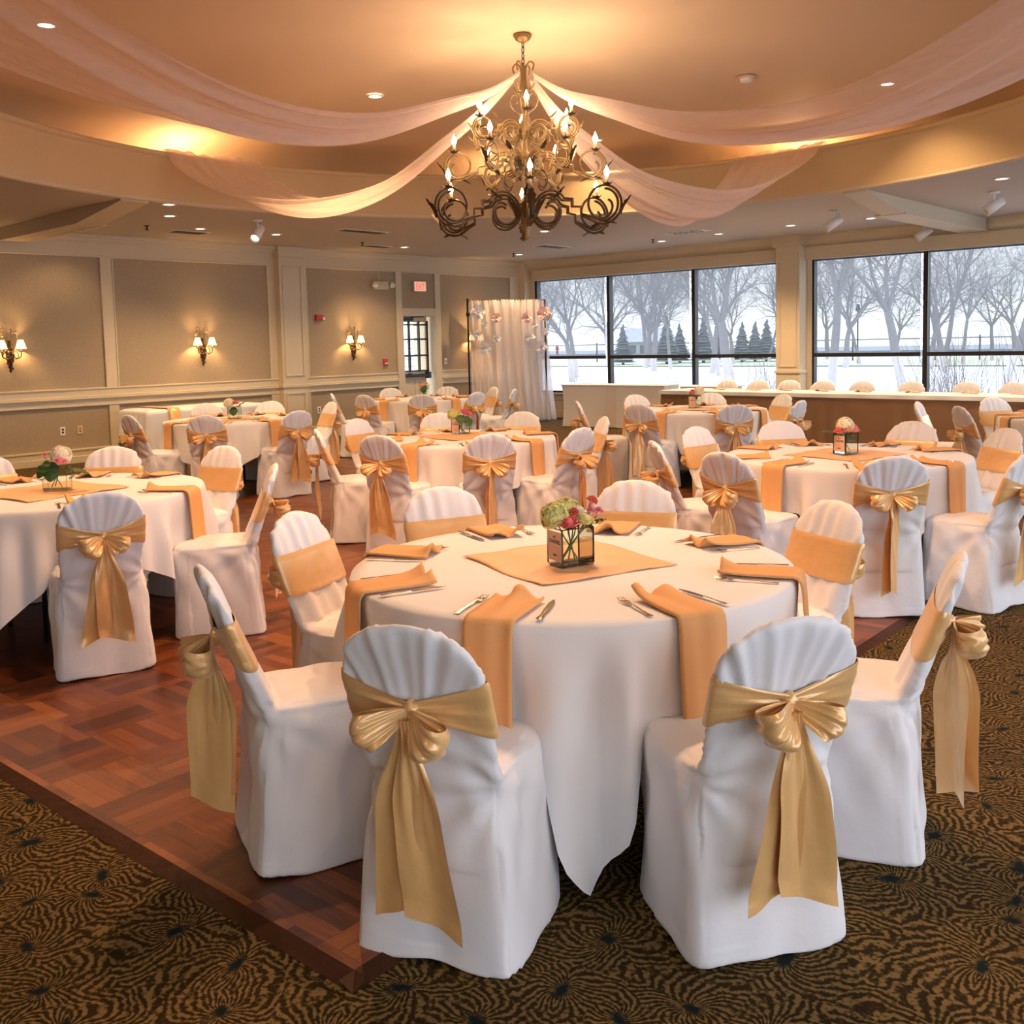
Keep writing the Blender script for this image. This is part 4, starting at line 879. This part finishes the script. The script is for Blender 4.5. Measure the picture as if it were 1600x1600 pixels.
# fix seat wording so that each setting names its own seat
overlay((-2.15, 2.62), .265, radians(-63 + 45), 'square gold satin overlay under the vase on the front table')
overlay((-5.55, 2.30), .30, radians(8), 'square gold overlay on the left table')
overlay((-2.67, 6.06), .27, radians(-10), 'square gold overlay on the right table')
overlay((-5.80, 5.75), .28, radians(-12), 'square gold overlay on the middle table')
overlay((-9.5, 5.95), .27, radians(0), 'square gold overlay on the back left table')
overlay((-5.78, 9.28), .26, radians(0), 'square gold overlay on the far centre table')

centrepiece((-2.091, 2.572), radians(72), 'on the front table', [
  ('hydrangea', HG, (-.050, -.010, .165), 'big yellow-green hydrangea head at left'), ('hydrangea', HG, (-.012, .035, .170), 'yellow-green hydrangea head behind the rose'),
  ('rose', RP, (-.010, -.045, .150), 'open deep pink rose in front'), ('rose', RW, (.028, .015, .180), 'small white rose at the top'), ('rose', RY, (.050, -.020, .155), 'pale yellow rose at right'),
  ('carnation', CC_, (.012, -.012, .172), 'coral pink carnation between the roses'), ('carnation', CC_, (.075, .030, .205), 'coral carnation standing highest'), ('carnation', CP, (.072, .015, .175), 'small pink carnation bud at right'), ('carnation', CP, (.098, .028, .172), 'small pink carnation at the far right')],
  [(False, (-.02, -.02, .13), 200, 20), (False, (.03, -.02, .135), 120, 10), (False, (.05, .0, .13), -70, 30), (False, (.07, .0, .14), -60, 20)])
centrepiece((-5.52, 2.33), radians(50), 'on the left table', [
  ('hydrangea', HW, (.02, .02, .185), 'large cream hydrangea head'), ('rose', RL, (.040, -.035, .165), 'pink rose facing the viewer'), ('carnation', CP, (-.075, .03, .19), 'pale pink bud at left')],
  [(True, (-.01, -.03, .16), 190, -50), (True, (-.03, -.03, .17), 150, -40), (True, (.06, .0, .12), -90, 0)], False)
centrepiece((-2.67, 6.06), radians(76), 'on the right table', [
  ('hydrangea', HW, (.0, .015, .175), 'cream hydrangea head'), ('rose', RL, (.055, .0, .155), 'light pink rose at right'), ('rose', RPE, (.01, -.03, .160), 'peach rose at the middle'), ('rose', RP, (-.045, -.02, .150), 'deep pink rose at left'), ('rose', RL, (.05, .04, .17), 'small light pink rose at the back right')],
  [(True, (-.05, .0, .14), 90, 15), (False, (.02, -.04, .12), 180, 0)])
centrepiece((-5.93, 5.86), radians(92), 'on the middle table', [
  ('hydrangea', HG, (-.055, .0, .160), 'pale green hydrangea head at left'), ('rose', RP, (.035, -.01, .185), 'deep pink rose'), ('rose', RP, (.075, .01, .165), 'deep pink rose at right'), ('carnation', CC_, (.04, .03, .19), 'coral carnation')],
  [(True, (.01, -.03, .16), 180, -20), (False, (.03, -.03, .14), 160, 0), (True, (.05, -.02, .15), 200, -30)])
centrepiece((-9.5, 5.95), radians(40), 'on the back left table', [
  ('hydrangea', HW, (-.055, .0, .165), 'cream hydrangea head at left'), ('rose', RP, (.03, -.02, .175), 'bright pink rose')],
  [(True, (.03, .0, .13), -60, 40), (True, (.0, -.02, .13), 190, -40)], False)
centrepiece((-10.62, 9.78), radians(40), 'on the exit door table', [
  ('rose', RPE, (-.06, .0, .17), 'peach rose at left'), ('carnation', CC_, (-.045, -.03, .19), 'coral carnation'), ('carnation', CC_, (-.03, -.04, .14), 'low coral carnation'), ('rose', RY, (.06, .0, .165), 'pale yellow rose'), ('rose', RW, (.05, -.02, .13), 'white rose low at right'), ('rose', RPE, (.03, .03, .2), 'small peach rose at the top')],
  [(True, (.0, -.02, .15), 180, -40), (True, (.02, -.02, .17), 160, -30)], False)
centrepiece((-5.80, 9.32), radians(92), 'on the far centre table', [
  ('hydrangea', HW, (.04, .0, .18), 'cream hydrangea head'), ('rose', RP, (-.045, -.01, .165), 'deep pink rose at left'), ('rose', CC_, (-.03, .02, .18), 'coral bloom at the back left')],
  [(False, (-.02, -.03, .14), 180, 0)])

# head table before the windows
ht = empty('head_table', (-5.85, 12.85, 0), -.02, 'long head table under the window wall, beneath brown skirt and white cloth', 'table')
q = MB(); q.box((-2.48, -.36, .72), (2.48, .36, .748)); q.build('tabletop', mat('laminate', (.3, .25, .2), .6), ht, smooth=False)
for sx_ in (-2.3, 0, 2.3):
    for sy_ in (-.28, .28): q = MB(); q.tube([(sx_, sy_, .72), (sx_, sy_, 0)], .015, 8); q.build('leg', BLACK, ht)
def skirt_path():
    return [(-2.52, .38), (-2.52, -.39), (2.52, -.39), (2.52, .38)]
q = MB()
def SK(u, v):
    P_ = skirt_path(); d = [.77, 5.04, .77]; s_ = u * sum(d); k = 0
    while k < 2 and s_ > d[k]: s_ -= d[k]; k += 1
    a, b = Vector((*P_[k], 0)), Vector((*P_[k + 1], 0)); p = a.lerp(b, min(1, s_ / d[k])); nrm = Vector((b.y - a.y, a.x - b.x, 0)).normalized() * -1
    w_ = .010 * sin(u * 130 + 2 * sin(u * 37)) * sin(v * 1.4) + .008 * noise.noise(Vector((u * 20, v * 4, 0)))
    p = p - nrm * (w_ + .03 * v); return (p.x, p.y, .752 - .742 * v)
q.grid(SK, 420, 10); o = q.build('table_skirt', SKIRT); o.location = ht.location; o.rotation_euler = ht.rotation_euler; tag(o, 'brown burlap-like skirt hanging round the long head table', 'table skirt')
q = MB(); q.box((-2.54, -.41, .752), (2.54, .40, .762)); q.grid(lambda u, v: (lerp(-2.55, 2.55, u), -.425 - .006 * sin(u * 60) * v, .762 - .05 * v), 120, 4); q.grid(lambda u, v: (2.55, lerp(-.425, .4, u), .762 - .20 * v), 8, 4)
o = q.build('table_runner', CLOTH, smooth=False); o.location = ht.location; o.rotation_euler = ht.rotation_euler; tag(o, 'white cloth laid on top of the long head table', 'tablecloth')
hx = [-7.92, -7.38, -6.87, -6.33, -5.75, -5.08, -4.38, -3.80]
hn = ['first from the left, beside the white table', 'second from the left', 'third from the left, in front of the column', 'fourth from the left, right of the column', 'fifth from the left', 'sixth from the left, by the window mullion', 'second from the right', 'last at the right end']
for k, x in enumerate(hx):
    chair(x, 13.32 - .02 * (x + 5.85), x + .04 * sin(k * 5), 12.0, 'white covered chair behind the head table, ' + hn[k], 'chairs behind the head table', jit=3 * sin(k * 7))
    q = MB(); q.grid(lambda u, v: ((u - .5) * .20, (v - .5) * .11, .004 + .02 * exp(-((u - .3) / .15) ** 2) + .014 * sin(u * 9 + k) * v), 12, 6)
    o = q.build('napkin', NAPK, loc=(x + .27, 12.98, .766), thick=.004); tag(o, 'folded napkin on the head table, right of the %s chair' % ' '.join(hn[k].split(',')[0].split()[:4]), 'napkin', 'napkins on the head table')
    o = mobj('knife', KM, None, (x + .14, 12.98, .766), pi / 2); tag(o, 'knife on the head table before the %s chair' % ' '.join(hn[k].split(',')[0].split()[:4]), 'knife', 'knives on the head table')

# two white covered folding tables, and the low cake table at their right
def white_table(x, y, rz, w, d, h, label, dividers=()):
    t = empty('white_table', (x, y, 0), rz, label, 'table', 'white covered tables by the windows')
    q = MB()
    def P(u, v):
        a = 2 * pi * u; c, s_ = cos(a), sin(a); fl = 1 + .0 * v
        X = w / 2 * math.copysign(abs(c) ** .12, c); Y = d / 2 * math.copysign(abs(s_) ** .12, s_)
        k = 1 - .03 * sin(v * pi) if True else 1
        return (X * k, Y * k, h - (h - .01) * v)
    q.grid(P, 96, 10, True); q.grid(lambda u, v: tuple(Vector(P(u, 0)) * v)[:2] + (h + .001,), 96, 2, True)
    q.build('stretch_cover', CLOTH, t)
    for dx in dividers:
        q = MB(); q.box((dx - .09, -d / 2 - .012, .02), (dx + .09, -d / 2 - .004, h - .03)); q.build('gap_shade_strip', mat('shaded_gap_cloth', (.72, .66, .64), .8), t, smooth=False)  # strip whose darker colour carries the shade of the gap between the tables
    q = MB(); q.box((-w / 2 - .02, -d / 2 - .02, h), (w / 2 + .02, d / 2 + .02, h + .012)); q.build('top_cloth', CLOTH, t, smooth=False)
white_table(-10.42, 14.25, .12, 2.06, .62, .74, 'long white covered table in front of the left windows', (.02,))
white_table(-8.75, 14.55, .12, .9, .55, .72, 'small white cloth table between the long white table and head table')

# rectangular side table by the left wall
st = empty('side_table', (-12.75, 7.35, 0), pi / 2, 'rectangular side table by the left wall under a white cloth', 'table')
q = MB(); q.box((-.88, -.36, .71), (.88, .36, .735)); q.build('tabletop', mat('board', (.3, .2, .1), .7), st, smooth=False)
for sx_ in (-.7, .7): q = MB(); q.tube([(sx_, -.28, .0), (sx_, -.28, .71)], .016); q.tube([(sx_, .28, 0), (sx_, .28, .71)], .016); q.build('leg', BLACK, st)
q = MB()
def RC(u, v):
    a = 2 * pi * u; c, s_ = cos(a), sin(a); m_ = max(abs(c), abs(s_)); ex, ey = c / m_ * .90, s_ / m_ * .38; cor = (min(abs(c), abs(s_)) / m_) ** 6
    if v < .3: return (ex * v / .3, ey * v / .3, .742)
    k = (v - .3) / .7; l = lerp(.42, .66, cor) + .03 * sin(a * 5)
    f = .02 * sin(a * 23) * k + .012 * sin(a * 41) * k
    n_ = Vector((c, s_, 0)); return (ex + n_.x * (.02 + .05 * k + f), ey + n_.y * (.02 + .05 * k + f), .742 - l * k)
q.grid(RC, 160, 22, True); o = q.build('tablecloth', CLOTH); o.location = st.location; o.rotation_euler.z = pi / 2; tag(o, 'white tablecloth on the rectangular table by the left wall', 'tablecloth')
q = MB()
q.grid(lambda u, v: (-.62 + .17 * u, [.50, .46, .43, .38, 0, -.38, -.43, -.46, -.50][int(round(v * 8))], [.25, .45, .70, .757, .757, .757, .70, .45, .25][int(round(v * 8))]), 3, 9)
o = q.build('table_runner', SATIN, thick=.003); o.location = st.location; o.rotation_euler.z = pi / 2; tag(o, 'narrow gold runner hanging over the left end of side table', 'table runner')

# ================================================================ wall things
def sconce(y, label):
    r = empty('wall_sconce', (X0 + .005, y, 1.28), pi / 2 * -1, label, 'wall lamp', 'bronze double wall sconces')
    # local: +x along wall (-y world), +y out of the wall
    q = MB(); rng = random.Random(3)
    q.lathe([(.004, 0), (.018, .02), (.012, .05), (.028, .08), (.02, .11), (.042, .16), (.03, .20), (.05, .25), (.055, .28), (.02, .34), (.016, .42)], (0, .04, 0), 10)
    for k in range(26):
        z = .05 + .26 * rng.random(); a = rng.random() * pi; s_ = .02 + .035 * (z / .3); q.ball((s_ * cos(a), .045 + s_ * sin(a), z), (.013, .012, .016), 6, 5)
    q.build('leafy_body', IRON, r)
    q = MB()
    for a, L, x in ((.95, .28, -.10), (.55, .34, -.03), (.6, .33, .05), (.35, .24, .11), (2.4, .12, -.16)):
        pts = bez([(x * .2, .05, .26), (x * .7, .06, .34), (x, .05, .26 + L * .8), (x * 1.15, .045, .24 + L)], 5); q.tube(pts, [.008] * (len(pts) - 4) + [.012, .016, .014, .006], 6)
    for k in range(12):
        x = (rng.random() - .5) * .22; z = .36 + .22 * rng.random(); q.ball((x, .05, z), (.014, .008, .02), 6, 5)
    q.build('leaf_branches', IRONG, r)
    for sx_ in (-1, 1):
        q = MB(); q.tube(bez([(0, .06, .22), (sx_ * .05, .10, .18), (sx_ * .115, .11, .21), (sx_ * .12, .11, .27)], 6), .007, 6)
        q.tube(bez([(sx_ * .03, .07, .30), (sx_ * .08, .08, .27), (sx_ * .10, .08, .22), (sx_ * .07, .08, .19), (sx_ * .05, .08, .215)], 5), .006, 6)
        q.lathe([(.004, .265), (.034, .275), (.03, .282)], (sx_ * .12, .11, 0), 10); arm = q.build('arm', IRON, r)
        q = MB(); q.lathe([(.012, .28), (.012, .33)], (sx_ * .12, .11, 0), 8); q.build('candle_sleeve', CANDLE, arm)
        q = MB(); q.lathe([(.068, .312), (.034, .43)], (sx_ * .12, .11, 0), 20, False); q.build('lamp_shade', SHADE, arm)
        light('sconce_lamp', 'POINT', (X0 + .005 + .11, y - sx_ * .12, 1.28 + .37), 9.0 * TUN, (1, .58, .24), .03)
sconce(5.26, 'bronze double wall sconce, leftmost, cut by picture edge'); sconce(8.07, 'bronze double wall sconce in the middle wall panel'); sconce(10.96, 'bronze double wall sconce beside the exit door panel'); sconce(13.95, 'double wall sconce shining through the flower backdrop')
# exit sign
r = empty('exit_sign', (X0, 12.56, 2.50), 0, 'lit EXIT sign above the exit door', 'exit sign')
q = MB(); q.box((0, -.15, 0), (.06, .15, .19)); q.build('housing', BEIGE, r, smooth=False, bevel=.006)
q = MB(); q.box((.06, -.14, .01), (.064, .14, .18)); fc = q.build('face', SIGNF, r, smooth=False)
text('EXIT', .17, fc, REDL, (.066, 0, .035), (radians(90), 0, radians(90)), .001, .003, .62)
q = MB(); q.tube([(.02, .0, 0), (.02, .0, -.13)], .004); q.build('conduit', BEIGE, r)
# emergency light
r = empty('emergency_light', (X0, 11.66, 2.52), 0, 'beige twin-head emergency light left of the exit sign', 'emergency light')
q = MB(); q.box((0, -.16, 0), (.09, .12, .14)); q.build('housing', BEIGE, r, smooth=False, bevel=.01)
for y in (-.20, .19): q = MB(); q.lathe([(.03, -.04), (.05, .0), (.05, .035), (.04, .04)], n=14); q.xform(Matrix.Translation((.09, y, .07)) @ Matrix.Rotation(radians(60), 4, 'Y')); q.build('lamp_head', WHITE, r)
q = MB(); q.tube(bez([(.01, -.05, .14), (.01, -.04, .24), (.01, -.06, .33)], 4), .008); q.build('conduit', BEIGE, r)
r = empty('fire_alarm', (X0, 10.28, 1.97), 0, 'dark red fire alarm strobe on the wall left of sconce', 'fire alarm')
q = MB(); q.box((0, -.075, 0), (.05, .075, .10)); q.build('housing', RED, r, smooth=False, bevel=.005); q = MB(); q.box((.05, .045, .01), (.07, .085, .05)); q.build('strobe', WHITE, r, smooth=False)
r = empty('pull_station', (X0, 11.70, 1.17), 0, 'small red fire alarm pull station left of the exit door', 'fire alarm')
q = MB(); q.box((0, -.045, 0), (.04, .045, .12)); q.build('housing', RED, r, smooth=False, bevel=.005); q = MB(); q.box((.04, -.03, .03), (.055, .03, .05)); q.build('pull_bar', WHITE, r, smooth=False)
for y, z, s_, m_ in ((5.906, .40, 'white wall outlet with two dark sockets, left one', WHITE), (6.145, .40, 'beige wall outlet, right one of the pair', BEIGE), (10.22, .41, 'small white outlet right of the wall pilaster', WHITE), (13.21, 1.15, 'white light switch right of the exit door', WHITE)):
    r = empty('wall_outlet' if z < 1 else 'light_switch', (X0, y, z), 0, s_, 'outlet' if z < 1 else 'switch')
    q = MB(); q.box((0, -.036, 0), (.008, .036, .115)); q.build('cover_plate', m_, r, smooth=False, bevel=.003)
    q = MB()
    if z < 1:
        for zz in (.028, .066): q.box((.008, -.014, zz), (.010, .014, zz + .024))
    else: q.box((.008, -.008, .04), (.018, .008, .075))
    q.build('socket' if z < 1 else 'toggle', BLACK if m_ is WHITE and z < 1 else IRONG, r, smooth=False)

# ================================================================ flower backdrop in the corner
A, B = Vector((-13.38, 13.50, 0)), Vector((-12.55, 14.78, 0)); AB = B - A; Lb = AB.length; e = AB / Lb; nb = Vector((e.y, -e.x, 0))
bd = empty('backdrop_stand', (*A[:2], 0), atan2(e.y, e.x), 'pipe stand holding the blush flower backdrop in the corner', 'backdrop stand')
q = MB(); q.tube([(0, 0, 0), (0, 0, 2.38)], .018, 10); q.build('pole', BLACK, bd); q = MB(); q.tube([(Lb, 0, 0), (Lb, 0, 2.34)], .018, 10); q.build('pole', BLACK, bd)
q = MB(); q.tube([(0, 0, 2.34), (Lb, 0, 2.34)], .015, 10); q.build('crossbar', STEEL, bd); q = MB(); q.box((-.03, -.03, 2.05), (.03, .03, 2.11)); q.build('clamp', BLACK, bd, smooth=False)
for x in (0, Lb): q = MB(); q.box((x - .2, -.2, 0), (x + .2, .2, .008)); q.build('base_plate', BLACK, bd, smooth=False)
q = MB()
def BK(u, v):
    wdt = lerp(Lb, Lb * 1.12, v ** 1.5); x = .03 + u * wdt * .98; am = .03 + .035 * v
    y = -.03 - am * sin(u * 62 + 1.5 * sin(u * 9) + .5 * v) - .02 * sin(u * 25 + v)
    if v < .03: y = -.012 + .012 * sin(u * 160)
    return (x, y - .16 * v * v * sst(.5, 1, u) * 0, 2.35 - 2.33 * v)
q.grid(BK, 300, 24); o = q.build('backdrop_curtain', BACKD); o.location = bd.location; o.rotation_euler.z = bd.rotation_euler.z; tag(o, 'sheer blush gathered curtain hanging in the far corner', 'curtain')
def paper_flower(u, z, r, m, lab):
    p = A + e * (u * Lb) + nb * .175; f = empty('paper_flower', (p.x, p.y, z), atan2(nb.y, nb.x), lab, 'paper flower', 'paper flowers on the backdrop')
    q = MB()
    for L_, (rr, n, d) in enumerate(((1, 6, 0), (.68, 5, .018), (.4, 5, .036))):
        for k in range(n):
            a = 2 * pi * k / n + L_ * .5
            q.grid(lambda s_, t: (d * 1 + .03 * r / .1 * s_ * s_ + .01 * sin(t * 6), r * rr * (s_ * cos(a + (t - .5) * 1.25 * (.4 + s_ * .6))) * (1 + .1 * cos((t - .5) * 6)), r * rr * (s_ * sin(a + (t - .5) * 1.25 * (.4 + .6 * s_))) * (1 + .1 * cos((t - .5) * 6))), 6, 7)
    q.build('petals', m, f); q = MB(); q.ball((.05 * r / .1, 0, 0), r * .13, 8, 6); q.build('flower_centre', PAPERW if m is PAPERP else PAPERP, f)
for u, z, r_, m_, lab in ((.10, 2.12, .12, PAPERW, 'large white paper flower at the top left of the backdrop'), (.33, 2.0, .08, PAPERP, 'pink paper flower right of the top left white one'), (.18, 1.88, .06, PAPERW, 'small white paper flower above the glowing sconce'),
    (.08, 1.70, .07, PAPERW, 'narrow white paper flower at the left edge of the backdrop'), (.33, 1.62, .07, PAPERW, 'white paper flower right below the glowing sconce'), (.17, 1.43, .10, PAPERW, 'white paper flower lowest on the left'),
    (.72, 1.99, .085, PAPERP, 'pink paper flower left of the top right one'), (.95, 2.07, .12, PAPERP, 'large pink and white paper flower at the top right'), (.83, 1.86, .06, PAPERW, 'small white paper flower on the right half'), (.96, 1.72, .06, PAPERW, 'small white paper flower at the right edge'),
    (.76, 1.63, .085, PAPERW, 'open white paper flower left of the right edge'), (.90, 1.43, .10, PAPERW, 'white paper flower lowest on the right')):
    paper_flower(u, z, r_ * 1.15, m_, lab)

# ================================================================ outdoors
q = MB(); q.add([(-140, 15.7, -.35), (60, 15.7, -.35), (60, 160, -.35), (-140, 160, -.35)], [(0, 1, 2, 3)]); struct(q.build('ground', PAVE, smooth=False))
q = MB(); q.add([(3.4, -40, -.35), (60, -40, -.35), (60, 15.7, -.35), (3.4, 15.7, -.35)], [(0, 1, 2, 3)]); struct(q.build('ground', PAVE, smooth=False))
q = MB(); q.add([(-140, 58, -.30), (60, 58, -.30), (60, 80, -.30), (-140, 80, -.30)], [(0, 1, 2, 3)]); tag(q.build('lawn', GRASS, smooth=False), 'flat strip of winter lawn beyond the windows', 'grass')['kind'] = 'stuff'
def tree_mesh(seed, h, r0, levels=7, split=.32, spread=.55):
    rng = random.Random(seed); q = MB()
    def br(p, d, L, r, lv):
        n = 4; pts = [p]; rad = [r]; dd = d.copy()
        for i in range(n):
            dd = (dd + Vector((rng.gauss(0, .09), rng.gauss(0, .09), rng.gauss(0, .05) + .02))).normalized(); p = p + dd * L / n; pts.append(p); rad.append(r * lerp(1, .66, (i + 1) / n))
        q.tube(pts, rad, 6 if lv < 2 else (4 if lv < 4 else 3), False)
        if lv >= levels: return
        k = rng.choice((2, 3, 3)) if lv < 3 else rng.choice((2, 3))
        if lv == 0: k = 4
        for j in range(k):
            a = 2 * pi * (j + rng.random() * .6) / k; t = spread * (.7 + .6 * rng.random()); u = dd.orthogonal().normalized(); v = dd.cross(u)
            nd = (dd * cos(t) + (u * cos(a) + v * sin(a)) * sin(t)); nd.z += .05; nd.normalize()
            br(p if j or lv else p, nd, L * (.66 + .2 * rng.random()), rad[-1] * (.66 + .14 * rng.random()), lv + 1)
        if lv > 0:
            for j in range(2):
                i = rng.randint(1, 3); t = .8; a = rng.random() * 6; u = dd.orthogonal().normalized(); v = dd.cross(u); nd = (dd * cos(t) + (u * cos(a) + v * sin(a)) * sin(t)).normalized()
                if lv < levels - 1: br(pts[i], nd, L * .55, rad[i] * .4, lv + 2)
    br(Vector((0, 0, 0)), Vector((0, 0, 1)), h * split, r0, 0)
    return q.mesh('bare_tree', BARK)
TM = [tree_mesh(11, 8, .20, 7, .28, .5), tree_mesh(5, 9, .15, 7, .34, .42), tree_mesh(23, 8.5, .17, 7, .30, .55)]
tl = [((-18.4, 31.9), 0, 1.1, 'thick forked bare tree left of the column'), ((-13.1, 28.6), 1, 1.0, 'dark slender bare tree right of the column'), ((-12.6, 33.1), 2, 1.05, 'spreading bare tree left of the right window mullion'), ((-24.5, 33.0), 2, .85, 'bare tree seen between the first two mullions'),
      ((-29, 36), 0, .8, 'bare tree at the left end of windows'), ((-9.0, 31.5), 1, .95, 'bare tree at the far right edge'), ((-17.1, 50), 2, .95, 'small far bare tree right of the right mullion'), ((-26, 44), 1, .9, 'far bare tree in the second window'), ((-34, 50), 0, 1.1, 'farther bare tree at far left'),
      ((-24.7, 56), 0, 1.0, 'far bare tree near the column'), ((-31, 60), 2, 1.1, 'far bare tree behind the conifers'), ((-20.5, 60), 1, 1.1, 'distant bare tree right of the column'), ((-13.5, 57), 0, 1.1, 'distant bare tree at the right'), ((-9.5, 48), 2, 1.0, 'distant bare tree at far right edge'), ((-40, 58), 1, 1.2, 'distant bare tree beyond the white roof'), ((-45, 66), 2, 1.3, 'most distant bare tree at the left')]
for k, ((x, y), ti, s_, lab) in enumerate(tl):
    o = mobj('bare_tree', TM[ti], None, (x, y, -.35), k * 1.9); o.scale = (s_,) * 3; tag(o, lab, 'tree', 'bare trees beyond the windows')
rng = random.Random(12); side = ['left end of the windows', 'first window', 'second window', 'third window', 'column', 'window right of the column', 'right mullion', 'right picture edge']
for k in range(16):
    px_ = 850 + k * 49 + rng.random() * 20; D = 52 + rng.random() * 26; d_ = fw + ri * ((px_ - 800) / 1556.5)
    o = mobj('bare_tree', TM[k % 3], None, (d_.x * D, d_.y * D, -.35), k * 1.3); o.scale = (.8 + .25 * rng.random(),) * 3
    tag(o, 'hazy background bare tree near the %s, %s of its pair' % (side[k // 2], 'left' if k % 2 == 0 else 'right'), 'tree', 'hazy background trees')
q = MB(); rng = random.Random(4)
for k in range(160):
    a = rng.random() * 6.28; t = .1 + .3 * rng.random(); L = .8 + .8 * rng.random(); p = Vector((rng.gauss(0, .25), rng.gauss(0, .25), 0)); d = Vector((cos(a) * t, sin(a) * t, 1)); q.tube([p, p + d * L * .5, p + d * L + Vector((rng.gauss(0, .1), rng.gauss(0, .1), 0))], [.006, .004, .002], 3, False)
SH = q.mesh('bare_shrub', TWIG)
for k, (x, y, s_, lab) in enumerate([(-6.0, 18.0, 1.2, 'tall bare shrub outside the right window'), (-9.8, 18.5, 1.0, 'bare shrub outside the window left of column'), (-12.2, 18.4, .8, 'bare shrub outside the second window'), (-4.3, 18.2, 1.4, 'bare shrub at the right picture edge'), (-14.6, 18.4, .8, 'bare shrub outside the first window'), (-7.6, 18.6, .7, 'low bare shrub right behind the column')]):
    o = mobj('bare_shrub', SH, None, (x, y, -.35), k * 2.1); o.scale = (s_, s_, s_); tag(o, lab, 'shrub', 'bare shrubs outside the windows')
q = MB()
for k in range(14):
    z = .5 + k * .5; q.lathe([(1.35 * (1 - k / 14.5), 0), (1.0 * (1 - k / 14.5), .35), (.4 * (1 - k / 14.5), .8)], (0.05 * sin(k * 3), .05 * cos(k * 2), z), 14, False)
for v_i in range(len(q.v)):
    x, y, z = q.v[v_i]; d = 1 + .25 * noise.noise(Vector((x * 3, y * 3, z * 3))); q.v[v_i] = (x * d, y * d, z)
FM_ = q.mesh('conifer', FIR)
q = MB(); q.tube([(0, 0, 0), (0, 0, 1.2)], .15, 8); CT = q.mesh('trunk', BARK)
def raypt(x, D): 
    d = fw + ri * ((x - 800) / 1556.5); return (d.x * D, d.y * D)
for k, (px_, D, s_, lab) in enumerate([(975, 76, .42, 'dark conifer left of the white roof'), (1043, 75, .50, 'dark conifer right of the white roof'), (1063, 78, .42, 'dark conifer seen left of the second mullion'), (1100, 76, .48, 'dark conifer just left of the thick forked tree'), (1122, 80, .40, 'small conifer behind the thick forked tree'), (1160, 76, .42, 'dark conifer just right of the thick forked tree'), (1180, 76, .42, 'second dark conifer right of the thick tree'), (1198, 76, .44, 'last dark conifer before the column')]):
    x_, y_ = raypt(px_, D); e_ = empty('conifer', (x_, y_, -.35), k, lab, 'tree', 'conifers in the distance'); e_.scale = (s_ * 1.7, s_ * 1.7, s_ * .95); mobj('foliage', FM_, e_); mobj('trunk', CT, e_)
b = empty('pavilion', (*raypt(1012, 96), -.35), .75, 'low white-roofed building beyond the lawn', 'building')
q = MB(); q.box((-2.3, -2, 0), (2.3, 2, 1.7)); q.build('wall', BUILD, b, smooth=False); q = MB(); q.add([(-2.7, -2.4, 1.7), (2.7, -2.4, 1.7), (2.7, 2.4, 1.7), (-2.7, 2.4, 1.7), (-2, 0, 3.0), (2, 0, 3.0)], [(0, 1, 5, 4), (1, 2, 5), (2, 3, 4, 5), (3, 0, 4), (3, 2, 1, 0)]); q.build('roof', PAPERW, b, smooth=False)
for k in range(4): q = MB(); q.box((-2.0 + k * 1.05, -2.03, .5), (-1.3 + k * 1.05, -2.0, 1.4)); q.build('window', FIR, b, smooth=False)
fn = empty('park_fence', (-60, 70, -.35), .0, 'long pale fence crossing the far lawn', 'fence')
q = MB(); q.box((-40, 0, 1.5), (75, .05, 1.58)); q.box((-40, 0, .3), (75, .05, .75)); q.build('rail', mat('fence_grey', (.45, .44, .46), .8), fn, smooth=False)
for k in range(40): q = MB(); q.box((-40 + k * 2.9, 0, 0), (-39.92 + k * 2.9, .08, 1.7)); q.build('post', BLACK if False else IRON, fn, smooth=False)
r = empty('fire_hydrant', (*raypt(873, 145), -.35), 0, 'red hydrant-like post outside the first window', 'hydrant'); q = MB(); q.lathe([(.16, 0), (.16, .08), (.11, .1), (.11, .6), (.15, .62), (.12, .78), (.03, .88)], n=14); q.build('body', RED, r); q = MB(); q.tube([(-.2, 0, .5), (.2, 0, .5)], .06, 10); q.build('nozzle', RED, r); r.scale = (1.6, 1.6, 1.6)
r = empty('lamp_post', (-27.2, 63.5, -.35), 0, 'thin dark lamp post beyond the lawn path', 'lamp post'); q = MB(); q.tube([(0, 0, 0), (0, 0, 3.4)], .05, 8); q.build('pole', BLACK, r); q = MB(); q.lathe([(.05, 3.4), (.16, 3.5), (.12, 3.8), (.02, 3.9)], n=10); q.build('lantern', BLACK, r)

for o in COL.objects:
    if 'category' in o and len(o['label'].split()) > 16: print('LONG', o.name, o['label'])
